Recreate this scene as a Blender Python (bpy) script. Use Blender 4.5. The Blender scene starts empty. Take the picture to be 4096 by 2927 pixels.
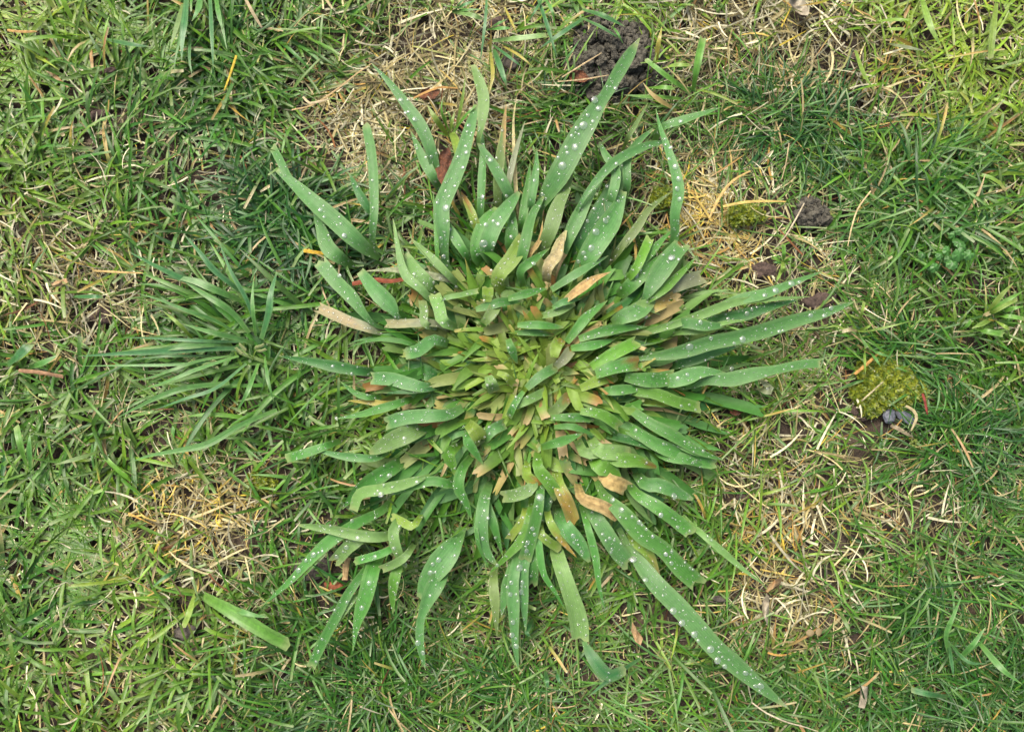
import bpy, bmesh, math, random
import numpy as np
from mathutils import Vector, Matrix, noise
from mathutils.bvhtree import BVHTree

# ------------------------------------------------------------------ camera, sky, sun, exposure
sc = bpy.context.scene
COL = sc.collection
H_CAM, TILT, FOCAL = 0.46, math.radians(5.0), 29.7
cam_d = bpy.data.cameras.new('camera'); cam = bpy.data.objects.new('camera', cam_d); COL.objects.link(cam)
cam_d.lens = FOCAL; cam_d.sensor_width = 36.0; cam_d.clip_start = 0.01; cam_d.clip_end = 200.0
CAM = np.array([0.0, -H_CAM * math.tan(TILT), H_CAM])
cam.location = CAM; cam.rotation_euler = (TILT, 0, 0)
sc.camera = cam

SUN_EL, SUN_AZ = math.radians(62), math.radians(-35)      # azimuth measured from +Y towards +X
world = bpy.data.worlds.new('World'); sc.world = world; world.use_nodes = True
wn = world.node_tree; wn.nodes.clear()
sky = wn.nodes.new('ShaderNodeTexSky'); sky.sky_type = 'NISHITA'; sky.sun_disc = False
sky.sun_elevation = SUN_EL; sky.sun_rotation = SUN_AZ
sky.air_density = 1.0; sky.dust_density = 8.0; sky.ozone_density = 0.6
bg = wn.nodes.new('ShaderNodeBackground'); bg.inputs['Strength'].default_value = 0.10
wo = wn.nodes.new('ShaderNodeOutputWorld')
wn.links.new(sky.outputs[0], bg.inputs[0]); wn.links.new(bg.outputs[0], wo.inputs[0])
sd = bpy.data.lights.new('sun', 'SUN'); sd.energy = 1.5; sd.angle = math.radians(24); sd.color = (1.0, 0.94, 0.84)
sun = bpy.data.objects.new('sun', sd); COL.objects.link(sun)
sdir = Vector((math.cos(SUN_EL) * math.sin(SUN_AZ), math.cos(SUN_EL) * math.cos(SUN_AZ), math.sin(SUN_EL)))
sun.rotation_euler = sdir.to_track_quat('Z', 'Y').to_euler(); sun.location = (0, 0, 3)
vs = sc.view_settings; vs.view_transform = 'Standard'; vs.look = 'None'; vs.gamma = 1.0; vs.use_curve_mapping = False
vs.exposure = 1.45
sc.cycles.max_bounces = 8; sc.cycles.transparent_max_bounces = 12

# ------------------------------------------------------------------ helpers
rng = np.random.default_rng(7); random.seed(7)
PW, PH = 4096.0, 2927.0
FPX = FOCAL / 36.0 * PW
ct, st = math.cos(TILT), math.sin(TILT)

def p2w(px, py, z):
    """photo pixel -> point on the horizontal plane at height z"""
    px = np.asarray(px, float); py = np.asarray(py, float); z = np.asarray(z, float)
    x = (px - PW / 2) / FPX; y = -(py - PH / 2) / FPX
    dx = x; dy = y * ct + st; dz = y * st - ct
    k = (z - CAM[2]) / dz
    return np.stack([CAM[0] + dx * k, CAM[1] + dy * k, z + 0 * px], -1)

def w2p(x, y, z=0.008):
    vx = x - CAM[0]; vy = y - CAM[1]; vz = z - CAM[2]
    cy = vy * ct + vz * st; cz = -vy * st + vz * ct
    return PW / 2 + FPX * vx / -cz, PH / 2 - FPX * cy / -cz

MPP = (H_CAM / ct) / FPX                                   # metres for one photo pixel on the lawn

def C(r, g, b, k=0.5):
    c = np.array([r, g, b], float) / 255
    return np.where(c <= 0.04045, c / 12.92, ((c + 0.055) / 1.055) ** 2.4) * k

def tag(o, label=None, cat=None, group=None, kind=None):
    if label: o['label'] = label
    if cat: o['category'] = cat
    if group: o['group'] = group
    if kind: o['kind'] = kind
    return o

def empty(name, loc, label, cat, group=None):
    o = bpy.data.objects.new(name, None); o.empty_display_size = 0.01; o.location = loc
    COL.objects.link(o); return tag(o, label, cat, group)

def link(name, me, mat=None, parent=None):
    o = bpy.data.objects.new(name, me); COL.objects.link(o)
    if mat is not None and not me.materials: me.materials.append(mat)
    if parent is not None:
        o.parent = parent; o.matrix_parent_inverse = Matrix.Translation(parent.location).inverted()
    return o

def mesh_np(name, V, F, col=None, buv=None, smooth=True):
    me = bpy.data.meshes.new(name)
    V = np.ascontiguousarray(V, dtype=np.float32).reshape(-1, 3); F = np.ascontiguousarray(F, dtype=np.int32)
    n, k = F.shape
    me.vertices.add(len(V)); me.vertices.foreach_set('co', V.ravel())
    me.loops.add(n * k); me.loops.foreach_set('vertex_index', F.ravel())
    me.polygons.add(n); me.polygons.foreach_set('loop_start', np.arange(0, n * k, k, dtype=np.int32))
    me.polygons.foreach_set('use_smooth', np.full(n, smooth, dtype=bool))
    if col is not None:
        a = me.attributes.new('Col', 'FLOAT_COLOR', 'POINT')
        c = np.ones((len(V), 4), np.float32); c[:, :3] = np.asarray(col).reshape(-1, 3); a.data.foreach_set('color', c.ravel())
    if buv is not None:
        a = me.attributes.new('buv', 'FLOAT_VECTOR', 'POINT')
        a.data.foreach_set('vector', np.ascontiguousarray(buv, np.float32).ravel())
    me.update(calc_edges=True); return me

def ribbons(name, P, side, hw, col, K=3, fold=0.25, jag=None):
    """P (N,S,3) centre lines, side (N,S,3), hw (N,S) half widths, col (N,S,3)"""
    N, S, _ = P.shape
    tan = np.gradient(P, axis=1); tan /= np.linalg.norm(tan, axis=2, keepdims=True) + 1e-12
    nor = np.cross(tan, side); nor *= np.sign(nor[..., 2:3] + 1e-9)
    u = np.linspace(-1, 1, K)
    V = P[:, :, None, :] + side[:, :, None, :] * (u[None, None, :, None] * hw[:, :, None, None])
    V = V + nor[:, :, None, :] * (np.abs(u)[None, None, :, None] * hw[:, :, None, None] * fold)
    if jag is not None:
        V[:, -1] += tan[:, -1, None, :] * jag[:, :, None]
    idx = np.arange(N * S * K).reshape(N, S, K)
    F = np.stack([idx[:, :-1, :-1], idx[:, :-1, 1:], idx[:, 1:, 1:], idx[:, 1:, :-1]], -1).reshape(-1, 4)
    c = np.repeat(col[:, :, None, :], K, 2) if col.ndim == 3 else col
    buv = np.zeros((N, S, K, 3)); buv[..., 0] = u[None, None, :]; buv[..., 1] = np.linspace(0, 1, S)[None, :, None]
    buv[..., 2] = rng.random(N)[:, None, None]
    return mesh_np(name, V, F, c, buv)

def wild(P0, L, e0, e1, a0, k, S, r0=0.0, r1=0.0, epow=1.0, zmin=0.0015):
    """vectorised blade paths: start P0, length L, elevation e0->e1, azimuth a0 turning by k, roll r0->r0+r1"""
    N = len(P0); t = np.linspace(0, 1, S)[None]
    el = e0[:, None] + (e1 - e0)[:, None] * t ** epow; az = a0[:, None] + k[:, None] * t
    d = np.stack([np.cos(el) * np.cos(az), np.cos(el) * np.sin(az), np.sin(el)], -1)
    step = d * (L / (S - 1))[:, None, None]
    P = np.concatenate([np.zeros((N, 1, 3)), np.cumsum(step[:, 1:], 1)], 1) + P0[:, None, :]
    P[..., 2] = np.maximum(P[..., 2], zmin)
    h = np.stack([-np.sin(az), np.cos(az), 0 * az], -1)
    r = np.asarray(r0).reshape(-1, 1) + np.asarray(r1).reshape(-1, 1) * t + 0 * az
    side = np.cos(r)[..., None] * h + np.sin(r)[..., None] * np.cross(d, h)
    return P, side, t

# ------------------------------------------------------------------ materials
def newmat(name):
    m = bpy.data.materials.new(name); m.use_nodes = True; nt = m.node_tree; nt.nodes.clear()
    out = nt.nodes.new('ShaderNodeOutputMaterial'); return m, nt, out

def nd(nt, t, **kw):
    n = nt.nodes.new(t)
    for k, v in kw.items():
        if k in n.inputs: n.inputs[k].default_value = v
        else: setattr(n, k, v)
    return n

def leaf_mat(name, rough=0.42, trans=0.28, vein=0.18, spec=0.45, mottle=0.25, bump=0.25, veins=16.0):
    m, nt, out = newmat(name); L = nt.links.new
    at = nd(nt, 'ShaderNodeAttribute', attribute_name='Col'); bu = nd(nt, 'ShaderNodeAttribute', attribute_name='buv')
    sep = nd(nt, 'ShaderNodeSeparateXYZ'); L(bu.outputs['Vector'], sep.inputs[0])
    # lengthwise veins: sine over the blade's width, broken up by noise stretched along its length
    mp = nd(nt, 'ShaderNodeVectorMath', operation='MULTIPLY'); L(bu.outputs['Vector'], mp.inputs[0]); mp.inputs[1].default_value = (veins * .55, 2.2, 40.0)
    n1 = nd(nt, 'ShaderNodeTexNoise', Scale=1.0, Detail=2.0); L(mp.outputs[0], n1.inputs['Vector'])
    mu = nd(nt, 'ShaderNodeMath', operation='MULTIPLY'); L(sep.outputs[0], mu.inputs[0]); mu.inputs[1].default_value = veins
    sn = nd(nt, 'ShaderNodeMath', operation='SINE'); L(mu.outputs[0], sn.inputs[0])
    ad = nd(nt, 'ShaderNodeMath', operation='MULTIPLY_ADD'); L(sn.outputs[0], ad.inputs[0]); ad.inputs[1].default_value = 0.22; L(n1.outputs[0], ad.inputs[2])
    geo = nd(nt, 'ShaderNodeNewGeometry')
    n2 = nd(nt, 'ShaderNodeTexNoise', Scale=420.0, Detail=3.0, Roughness=0.6); L(geo.outputs['Position'], n2.inputs['Vector'])
    r1 = nd(nt, 'ShaderNodeMapRange'); L(ad.outputs[0], r1.inputs[0]); r1.inputs[1].default_value = 0.1; r1.inputs[2].default_value = 0.9
    r1.inputs[3].default_value = 1 - vein; r1.inputs[4].default_value = 1 + vein
    r2 = nd(nt, 'ShaderNodeMapRange'); L(n2.outputs[0], r2.inputs[0]); r2.inputs[1].default_value = 0.3; r2.inputs[2].default_value = 0.7
    r2.inputs[3].default_value = 1 - mottle; r2.inputs[4].default_value = 1 + mottle
    m1 = nd(nt, 'ShaderNodeMath', operation='MULTIPLY'); L(r1.outputs[0], m1.inputs[0]); L(r2.outputs[0], m1.inputs[1])
    vm = nd(nt, 'ShaderNodeVectorMath', operation='SCALE'); L(at.outputs['Color'], vm.inputs[0]); L(m1.outputs[0], vm.inputs['Scale'])
    pb = nd(nt, 'ShaderNodeBsdfPrincipled', Roughness=rough); pb.inputs['Specular IOR Level'].default_value = spec
    L(vm.outputs[0], pb.inputs['Base Color'])
    bp = nd(nt, 'ShaderNodeBump', Strength=bump, Distance=0.0006); L(ad.outputs[0], bp.inputs['Height']); L(bp.outputs[0], pb.inputs['Normal'])
    tr = nd(nt, 'ShaderNodeBsdfTranslucent')
    tc = nd(nt, 'ShaderNodeVectorMath', operation='MULTIPLY'); L(vm.outputs[0], tc.inputs[0]); tc.inputs[1].default_value = (1.35, 1.25, 0.55)
    L(tc.outputs[0], tr.inputs['Color'])
    mx = nd(nt, 'ShaderNodeMixShader'); mx.inputs[0].default_value = trans
    L(pb.outputs[0], mx.inputs[1]); L(tr.outputs[0], mx.inputs[2]); L(mx.outputs[0], out.inputs[0])
    return m

def rough_mat(name, c1, c2, scale, rough=0.9, bump=0.6, dist=0.002, c3=None, spec=0.3):
    m, nt, out = newmat(name); L = nt.links.new
    geo = nd(nt, 'ShaderNodeNewGeometry')
    n1 = nd(nt, 'ShaderNodeTexNoise', Scale=scale, Detail=6.0, Roughness=0.65); L(geo.outputs['Position'], n1.inputs['Vector'])
    n2 = nd(nt, 'ShaderNodeTexNoise', Scale=scale * 6, Detail=3.0, Roughness=0.6); L(geo.outputs['Position'], n2.inputs['Vector'])
    cr = nd(nt, 'ShaderNodeValToRGB'); L(n1.outputs[0], cr.inputs[0])
    cr.color_ramp.elements[0].position = 0.32; cr.color_ramp.elements[0].color = (*c1, 1)
    cr.color_ramp.elements[1].position = 0.68; cr.color_ramp.elements[1].color = (*c2, 1)
    if c3 is not None:
        e = cr.color_ramp.elements.new(0.5); e.color = (*c3, 1)
    pb = nd(nt, 'ShaderNodeBsdfPrincipled', Roughness=rough); pb.inputs['Specular IOR Level'].default_value = spec
    L(cr.outputs[0], pb.inputs['Base Color'])
    ad = nd(nt, 'ShaderNodeMath', operation='MULTIPLY_ADD'); L(n2.outputs[0], ad.inputs[0]); ad.inputs[1].default_value = 0.5; L(n1.outputs[0], ad.inputs[2])
    bp = nd(nt, 'ShaderNodeBump', Strength=bump, Distance=dist); L(ad.outputs[0], bp.inputs['Height']); L(bp.outputs[0], pb.inputs['Normal'])
    L(pb.outputs[0], out.inputs[0]); return m

def water_mat():
    m, nt, out = newmat('water'); L = nt.links.new
    gl = nd(nt, 'ShaderNodeBsdfGlass', Roughness=0.0, IOR=1.33)
    tp = nd(nt, 'ShaderNodeBsdfTransparent')
    mx = nd(nt, 'ShaderNodeMixShader'); mx.inputs[0].default_value = 0.12
    L(tp.outputs[0], mx.inputs[1]); L(gl.outputs[0], mx.inputs[2])
    df = nd(nt, 'ShaderNodeBsdfDiffuse'); df.inputs[0].default_value = (.84, .9, .8, 1)      # pale tint painted in, standing in for sky reflected and refracted by the bead
    m1 = nd(nt, 'ShaderNodeMixShader'); m1.inputs[0].default_value = 0.07; L(mx.outputs[0], m1.inputs[1]); L(df.outputs[0], m1.inputs[2])
    gs = nd(nt, 'ShaderNodeBsdfGlossy', Roughness=0.17)
    lw = nd(nt, 'ShaderNodeLayerWeight', Blend=0.35)
    mr = nd(nt, 'ShaderNodeMapRange'); L(lw.outputs['Facing'], mr.inputs[0]); mr.inputs[3].default_value = 0.09; mr.inputs[4].default_value = 0.34
    m2 = nd(nt, 'ShaderNodeMixShader'); L(mr.outputs[0], m2.inputs[0]); L(m1.outputs[0], m2.inputs[1]); L(gs.outputs[0], m2.inputs[2])
    L(m2.outputs[0], out.inputs[0]); return m

M_BROAD = leaf_mat('broad_leaf', rough=0.5, trans=0.24, vein=0.09, spec=0.3, mottle=0.12, bump=0.10, veins=26)
M_GRASS = leaf_mat('lawn_leaf', rough=0.42, trans=0.25, vein=0.12, spec=0.45, mottle=0.22, bump=0.15, veins=9)
M_STRAW = leaf_mat('dry_straw', rough=0.7, trans=0.12, vein=0.2, spec=0.25, mottle=0.35, bump=0.2, veins=7)
M_SOIL = rough_mat('soil', C(58, 50, 44), C(112, 98, 82), 60, bump=0.9, dist=0.004, c3=C(78, 68, 58))
M_CRUMB = rough_mat('crumb_soil', C(44, 43, 39, .5), C(138, 134, 118, .5), 420, bump=0.9, dist=0.0015)
M_WATER = water_mat()

# ------------------------------------------------------------------ what grows where (12 x 9 cells over the photo)
GD = np.array([[2,2,2,3,6,7,5,4,7,7,4,3],[2,3,2,6,8,7,4,4,4,4,5,3],[4,3,3,3,4,3,2,5,7,4,1,3],[5,5,3,3,2,2,2,2,6,5,3,4],
               [4,3,1,2,2,2,2,2,3,5,3,3],[2,2,4,2,2,2,2,2,5,5,4,3],[2,5,7,3,2,2,2,2,4,7,4,3],[3,5,4,3,3,4,3,3,4,6,3,3],[3,4,3,2,3,3,3,3,3,3,2,2]], float)
GH = np.array([[7,5,4,4,4,5,4,6,6,6,8,8],[4,3,2,4,5,5,4,3,3,3,6,7],[6,4,2,2,3,3,3,4,6,3,2,4],[6,5,2,2,4,5,5,3,5,4,4,4],
               [4,4,3,4,6,6,6,4,4,5,3,4],[4,5,5,3,6,6,6,5,5,5,3,2],[4,6,6,2,3,4,4,4,4,5,4,3],[3,6,5,3,3,4,4,4,4,4,3,2],[5,6,4,2,3,3,3,4,3,3,2,2]], float)
GF = np.array([[2,3,3,4,6,6,4,4,6,7,5,4],[3,3,3,5,7,7,7,8,9,8,7,4],[3,3,2,3,5,5,5,5,7,7,5,4],[4,3,2,3,4,4,4,4,5,7,7,5],
               [2,2,3,3,3,3,3,4,5,6,8,6],[2,2,3,4,3,3,3,4,6,6,7,8],[3,2,3,4,4,4,4,5,6,6,6,7],[2,2,3,5,6,6,6,6,6,6,7,7],[3,2,4,7,7,7,7,7,7,7,8,8]], float)
def grid(G, px, py):
    gx = np.clip(px / PW * 12 - 0.5, 0, 10.999); gy = np.clip(py / PH * 9 - 0.5, 0, 7.999)
    i = gx.astype(int); j = gy.astype(int); fx = gx - i; fy = gy - j
    return (G[j, i] * (1 - fx) + G[j, i + 1] * fx) * (1 - fy) + (G[j + 1, i] * (1 - fx) + G[j + 1, i + 1] * fx) * fy
def blobs(px, py, L):
    v = np.zeros_like(px)
    for x, y, rx, ry in L: v = np.maximum(v, np.clip(1.6 - 1.6 * (((px - x) / rx) ** 2 + ((py - y) / ry) ** 2), 0, 1))
    return v
SOIL = [(2440, 240, 230, 180), (1980, 90, 130, 70), (2050, 250, 70, 60), (1900, 640, 50, 190), (2600, 830, 150, 100), (3060, 1080, 120, 60),
        (3270, 1205, 130, 70), (3250, 850, 110, 90), (420, 1270, 110, 70), (1270, 2300, 130, 110), (740, 2520, 110, 80), (3890, 1190, 110, 110),
        (4030, 1080, 90, 110), (3600, 1680, 170, 120), (3660, 2020, 170, 90), (1320, 640, 120, 40), (1660, 120, 110, 50), (700, 650, 70, 40),
        (660, 2000, 120, 50), (3390, 245, 110, 60), (3080, 2340, 90, 50), (2060, 500, 60, 120)]
GOLD = [(740, 2060, 300, 190), (2900, 900, 260, 200), (850, 1680, 180, 120), (3060, 2140, 200, 200), (3700, 280, 260, 180), (2700, 700, 200, 150)]
DRY = [(1480, 440, 330, 200), (1650, 300, 260, 160), (1950, 430, 230, 220), (1720, 150, 280, 110), (2960, 70, 400, 130), (3260, 190, 260, 90), (2870, 830, 260, 260),
       (2780, 1010, 170, 120), (3120, 2100, 180, 130), (3090, 2420, 170, 200), (760, 2050, 290, 180), (830, 2230, 230, 100), (430, 1200, 300, 170), (300, 1020, 200, 110), (3660, 2010, 260, 110), (2130, 330, 160, 100), (3360, 330, 240, 120), (2500, 2060, 1, 1)]
MOSS = [(3540, 1545, 165, 150)]
SHOWN = [(1775, 680, 62, 95), (1450, 1122, 140, 26), (1345, 2330, 60, 50), (1250, 2265, 80, 60), (3197, 20, 60, 55), (3430, 2520, 55, 60)]  # small things that show through the sward
CLUMP = [(2150, 1480, 560, 480)]

def dryness(px, py):
    D = grid(GD, px, py); b = blobs(px, py, DRY); return D + (8.2 - D) * np.clip(b, 0, 1) * .85 * (D < 8.2)

def relief(x, y):
    return 0.004 * np.sin(x * 23 + 1.3) * np.sin(y * 19 + .4) + 0.002 * np.sin(x * 71 + y * 37) + 0.0012 * np.sin(x * 160 - y * 190)

# ------------------------------------------------------------------ the ground, one sheet to the horizon
def axis(lim, step):
    fine = np.arange(-lim, lim + 1e-9, step); out = lim + np.geomspace(step, 60, 26); return np.concatenate([-out[::-1], fine, out])
gx, gy = np.meshgrid(axis(0.5, 0.005), axis(0.42, 0.005))
fade = np.clip((1.0 - np.maximum(np.abs(gx), np.abs(gy))) / 0.5, 0, 1)
gz = relief(gx, gy) * fade - 0.004 + 0.0012 * rng.standard_normal(gx.shape) * fade
ny, nx = gx.shape; gi = np.arange(nx * ny).reshape(ny, nx)
gme = mesh_np('ground', np.stack([gx, gy, gz], -1), np.stack([gi[:-1, :-1], gi[:-1, 1:], gi[1:, 1:], gi[1:, :-1]], -1).reshape(-1, 4))
def ground_mat():
    m = M_SOIL.copy(); m.name = 'lawn_ground'; nt = m.node_tree; L = nt.links.new
    pb = [n for n in nt.nodes if n.type == 'BSDF_PRINCIPLED'][0]; src = pb.inputs['Base Color'].links[0].from_socket
    geo = nd(nt, 'ShaderNodeNewGeometry'); ln = nd(nt, 'ShaderNodeVectorMath', operation='LENGTH'); L(geo.outputs['Position'], ln.inputs[0])
    mr = nd(nt, 'ShaderNodeMapRange'); L(ln.outputs['Value'], mr.inputs[0]); mr.inputs[1].default_value = 1.3; mr.inputs[2].default_value = 2.3
    n = nd(nt, 'ShaderNodeTexNoise', Scale=14.0, Detail=8.0, Roughness=0.75); L(geo.outputs['Position'], n.inputs['Vector'])
    cr = nd(nt, 'ShaderNodeValToRGB'); L(n.outputs[0], cr.inputs[0])
    cr.color_ramp.elements[0].position = 0.35; cr.color_ramp.elements[0].color = (0.02, 0.05, 0.014, 1)
    cr.color_ramp.elements[1].position = 0.7; cr.color_ramp.elements[1].color = (0.13, 0.15, 0.05, 1)
    mx = nd(nt, 'ShaderNodeMix', data_type='RGBA'); L(mr.outputs[0], mx.inputs[0]); L(src, mx.inputs[6]); L(cr.outputs[0], mx.inputs[7])
    L(mx.outputs[2], pb.inputs['Base Color']); return m
ground = link('ground', gme, ground_mat()); tag(ground, 'dark brown soil of the lawn showing between the grass', 'ground', kind='structure')

# ------------------------------------------------------------------ the sward: green blades and dry thatch
RX, RY = 0.47, 0.39
def scatter(dens):
    n = int(dens * 1e4 * 4 * RX * RY); x = rng.uniform(-RX, RX, n); y = rng.uniform(-RY, RY, n)
    px, py = w2p(x, y); return x, y, px, py
def pick(n, table, p):
    p = np.array(p, float); return np.array(table)[rng.choice(len(table), n, p=p / p.sum())]

def green_colours(h):
    """h 0 dark bluish .. 9 lime"""
    a, b, c, d = C(42, 100, 40), C(78, 138, 42), C(118, 166, 48), C(160, 194, 58)
    h = np.clip(h + rng.normal(0, 1.1, len(h)), 0, 9)[:, None]
    col = np.where(h < 3, a + (b - a) * h / 3, np.where(h < 6, b + (c - b) * (h - 3) / 3, c + (d - c) * (h - 6) / 3))
    return col * rng.uniform(0.62, 1.25, (len(h), 1)) * rng.normal(1, 0.06, (len(h), 3))

def build_green(name, dens, label, kindfn, S=6, low=False):
    x, y, px, py = scatter(dens)
    D, Hh, F = dryness(px, py), grid(GH, px, py), grid(GF, px, py)
    soil, cl, ms = blobs(px, py, SOIL), blobs(px, py, CLUMP), blobs(px, py, MOSS + SHOWN)
    pr = kindfn(D, F, px, py) * (1 - 0.93 * soil) * (1 - 0.8 * cl) * (1 - 0.95 * ms)
    patch = 0.75 + 0.5 * np.sin(x * 95 + 2 * np.sin(y * 60)) * np.sin(y * 105 + 2 * np.sin(x * 70))
    k = rng.random(len(x)) < pr * np.clip(patch, 0.25, 1.2)
    x, y, px, py, D, Hh, F, cl = [v[k] for v in (x, y, px, py, D, Hh, F, cl)]; N = len(x)
    fine = np.clip(F / 9 + rng.normal(0, 0.13, N), 0, 1)
    w = (2.35 - 1.65 * fine) * 1e-3 * rng.uniform(0.6, 1.2, N)
    L = rng.uniform(0.012, 0.034, N) * (1 + 0.3 * fine)
    e0 = np.radians(rng.uniform(15, 68, N)); e1 = np.radians(rng.uniform(-45, 22, N))
    if low: L *= 0.7; e0 *= 0.45; e1 *= 0.5
    L *= np.where(cl > 0.1, 0.8, 1)
    sw = np.arctan2(np.sin(x * 31 + y * 17), np.cos(y * 29 - x * 13))
    a0 = np.where(rng.random(N) < 0.45, sw + rng.normal(0, .7, N), rng.uniform(-np.pi, np.pi, N))
    P0 = np.stack([x, y, relief(x, y) - 0.003 + rng.uniform(0, 0.003, N)], -1)
    P, side, t = wild(P0, L, e0, e1, a0, rng.normal(0, .3, N), S, rng.normal(0, .35, N), rng.normal(0, .4, N), 1.2)
    cut = rng.random(N) < 0.55
    prof = np.where(cut[:, None], np.clip(0.75 + 0.5 * t, 0, 1) * np.where(t > 0.99, 0.75, 1), np.clip((1.02 - t) * 2.2, 0.03, 1) * np.clip(0.7 + t, 0, 1))
    col = np.repeat(green_colours(Hh + 0.12 * D)[:, None, :], S, 1)
    base = C(176, 184, 120); bt = np.clip(0.38 - t * 2.2, 0, 1)[..., None]
    col = col * (1 - bt) + base * bt
    yel = rng.random(N) < (0.03 + 0.016 * D); yt = np.clip((t - rng.uniform(.1, .8, (N, 1))) * 3, 0, 1)[..., None] * yel[:, None, None]
    col = col * (1 - yt) + pick(N, [C(206, 176, 84), C(200, 160, 100), C(214, 196, 140)], [4, 3, 3])[:, None, :] * yt
    ct_ = ((t > 0.93) & cut[:, None])[..., None] * 0.45
    col = col * (1 - ct_) + C(198, 206, 160) * ct_
    o = link(name, ribbons(name, P, side, w[:, None] / 2 * prof, col, 3, 0.28), M_GRASS)
    tag(o, label, 'grass', kind='stuff'); return P, w

PG, WG = build_green('lawn_grass', 13.0, 'short mown green lawn grass all around the coarse clump', lambda D, F, px, py: np.clip(1.12 * np.clip(1.06 - D / 8.0, .02, 1) ** 1.25 * (0.52 + 0.06 * F), 0.02, 1))
build_green('undergrowth_grass', 4.5, 'low matted grass shoots at the base of the lawn', lambda D, F, px, py: np.clip(1.05 - 0.115 * D + 0 * F, 0.08, 1), S=5, low=True)

def build_straw(name, dens, label, low):
    x, y, px, py = scatter(dens)
    D = dryness(px, py); soil, cl, gd, ms = blobs(px, py, SOIL), blobs(px, py, CLUMP), blobs(px, py, GOLD), blobs(px, py, MOSS + SHOWN)
    patch = np.clip(0.8 + 0.6 * np.sin(x * 120 + 3 * np.sin(y * 70)) * np.sin(y * 110 + 3 * np.sin(x * 80)), 0.15, 1.3)
    pr = np.clip((0.07 + 0.036 * D ** 1.7) * patch, 0, 1) * (1 - 0.7 * soil) * (1 - 0.7 * cl) * (1 - 0.95 * ms)
    k = rng.random(len(x)) < pr; x, y, gd, D = x[k], y[k], gd[k], D[k]; N = len(x)
    w = rng.uniform(0.35, 1.0, N) ** 1.5 * 1.0e-3 * (.9 + .06 * D); L = rng.uniform(0.004, 0.017, N) * (1 + .09 * D); S = 6
    e0 = np.radians(rng.normal(8, 14, N)); e1 = np.radians(rng.normal(-8, 16, N))
    z = relief(x, y) - 0.002 + rng.uniform(0.0, 0.003 if low else 0.009, N)
    P, side, t = wild(np.stack([x, y, z], -1), L, e0, e1, rng.uniform(-np.pi, np.pi, N), rng.normal(0, .7, N), S, rng.normal(0, .5, N), rng.normal(0, .6, N))
    pale = pick(N, [C(232, 228, 190), C(212, 202, 150), C(186, 172, 118), C(136, 124, 86), C(146, 100, 62), C(150, 156, 92)], [6, 5, 3, 2.5, .5, 3.5])
    gold = pick(N, [C(226, 200, 110), C(208, 168, 92), C(230, 206, 80), C(220, 206, 150)], [4, 1.8, 1.2, 4])
    c = np.where((rng.random(N) < 0.06 + 0.55 * gd)[:, None], gold, pale) * np.where(rng.random((N, 1)) < .3, rng.uniform(1.1, 1.4, (N, 1)), rng.uniform(.5, 1.05, (N, 1)))
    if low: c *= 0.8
    o = link(name, ribbons(name, P, side, w[:, None] / 2 * (1 - 0.6 * t ** 3), np.repeat(c[:, None], S, 1), 2, 0), M_STRAW)
    tag(o, label, 'thatch', kind='stuff')
build_straw('thatch_debris', 9.0, 'brown matted thatch lying on the soil under the grass', True)
build_straw('straw_litter', 10.0, 'pale dry straw and dead grass strewn through the lawn', False)

# the same lawn goes on outside the frame: one plain patch, laid out around the middle
def plain_patch():
    n = 15000; x = rng.uniform(-RX, RX, n); y = rng.uniform(-RY, RY, n); dry = rng.random(n) < .22; S = 5
    hz = 3.6 + 1.6 * np.sin(x * 17 + 1) * np.sin(y * 15)
    P, side, t = wild(np.stack([x, y, rng.uniform(-.004, .003, n)], -1), rng.uniform(.013, .034, n), np.radians(np.where(dry, rng.normal(8, 12, n), rng.uniform(15, 66, n))),
                      np.radians(rng.uniform(-40, 18, n)), rng.uniform(-np.pi, np.pi, n), rng.normal(0, .3, n), S, rng.normal(0, .35, n), rng.normal(0, .4, n), 1.2)
    col = np.where(dry[:, None], pick(n, [C(220, 212, 166), C(190, 174, 120)], [1, 1]) * rng.uniform(.6, 1.1, (n, 1)), green_colours(hz))
    w = np.where(dry, .0008, rng.uniform(.0012, .0024, n))
    return ribbons('outer_lawn_grass', P, side, w[:, None] / 2 * np.clip((1.02 - t) * 2.2, .05, 1), np.repeat(col[:, None], S, 1), 3, .28)
patch_me = plain_patch(); patch_me.materials.append(M_GRASS)
for ix in (-2, -1, 0, 1, 2):
    for iy in (-2, -1, 0, 1, 2):
        if ix == 0 and iy == 0: continue
        o = bpy.data.objects.new('outer_lawn_grass', patch_me); COL.objects.link(o); o.location = (ix * 2 * RX, iy * 2 * RY, 0); o.rotation_euler = (0, 0, math.pi if (ix + iy) % 2 else 0)
        tag(o, 'plain mown lawn going on around the coarse clump', 'grass', 'stretches of plain lawn', 'stuff')

# ------------------------------------------------------------------ traced blades
def T(ox, oy, s):
    return lambda pts: [(ox + x * s, oy + y * s) for x, y in pts]
fA, fB, fC, fD = T(1000, 100, .6158), T(1900, 100, .6158), T(2500, 900, .6158), T(1100, 900, .6158)
fE, fF, fG, fH = T(1700, 900, .6158), T(1000, 1800, .6158), T(1700, 1800, .6158), T(2400, 1800, .6775)
fL, fQ, fU, fR, fS3, fV = T(0, 900, .6157), T(0, 1900, .6325), T(1500, 0, .44), T(2800, 0, .6157), T(0, 0, .6159), T(3000, 900, .6157)
fW = T(3650, 800, .3695)

PAL = {'blue': C(102, 162, 88), 'mid': C(92, 158, 70), 'bright': C(108, 170, 58), 'dark': C(70, 132, 66), 'pale': C(132, 178, 98), 'dull': C(124, 158, 86),
       'lime': C(146, 182, 72), 'yellow': C(196, 186, 84), 'teal': C(70, 138, 76), 'tan': C(192, 166, 106), 'straw': C(204, 190, 136), 'grey': C(150, 160, 124)}
BROWN = C(168, 120, 66); TANC = C(202, 184, 126)

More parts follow.
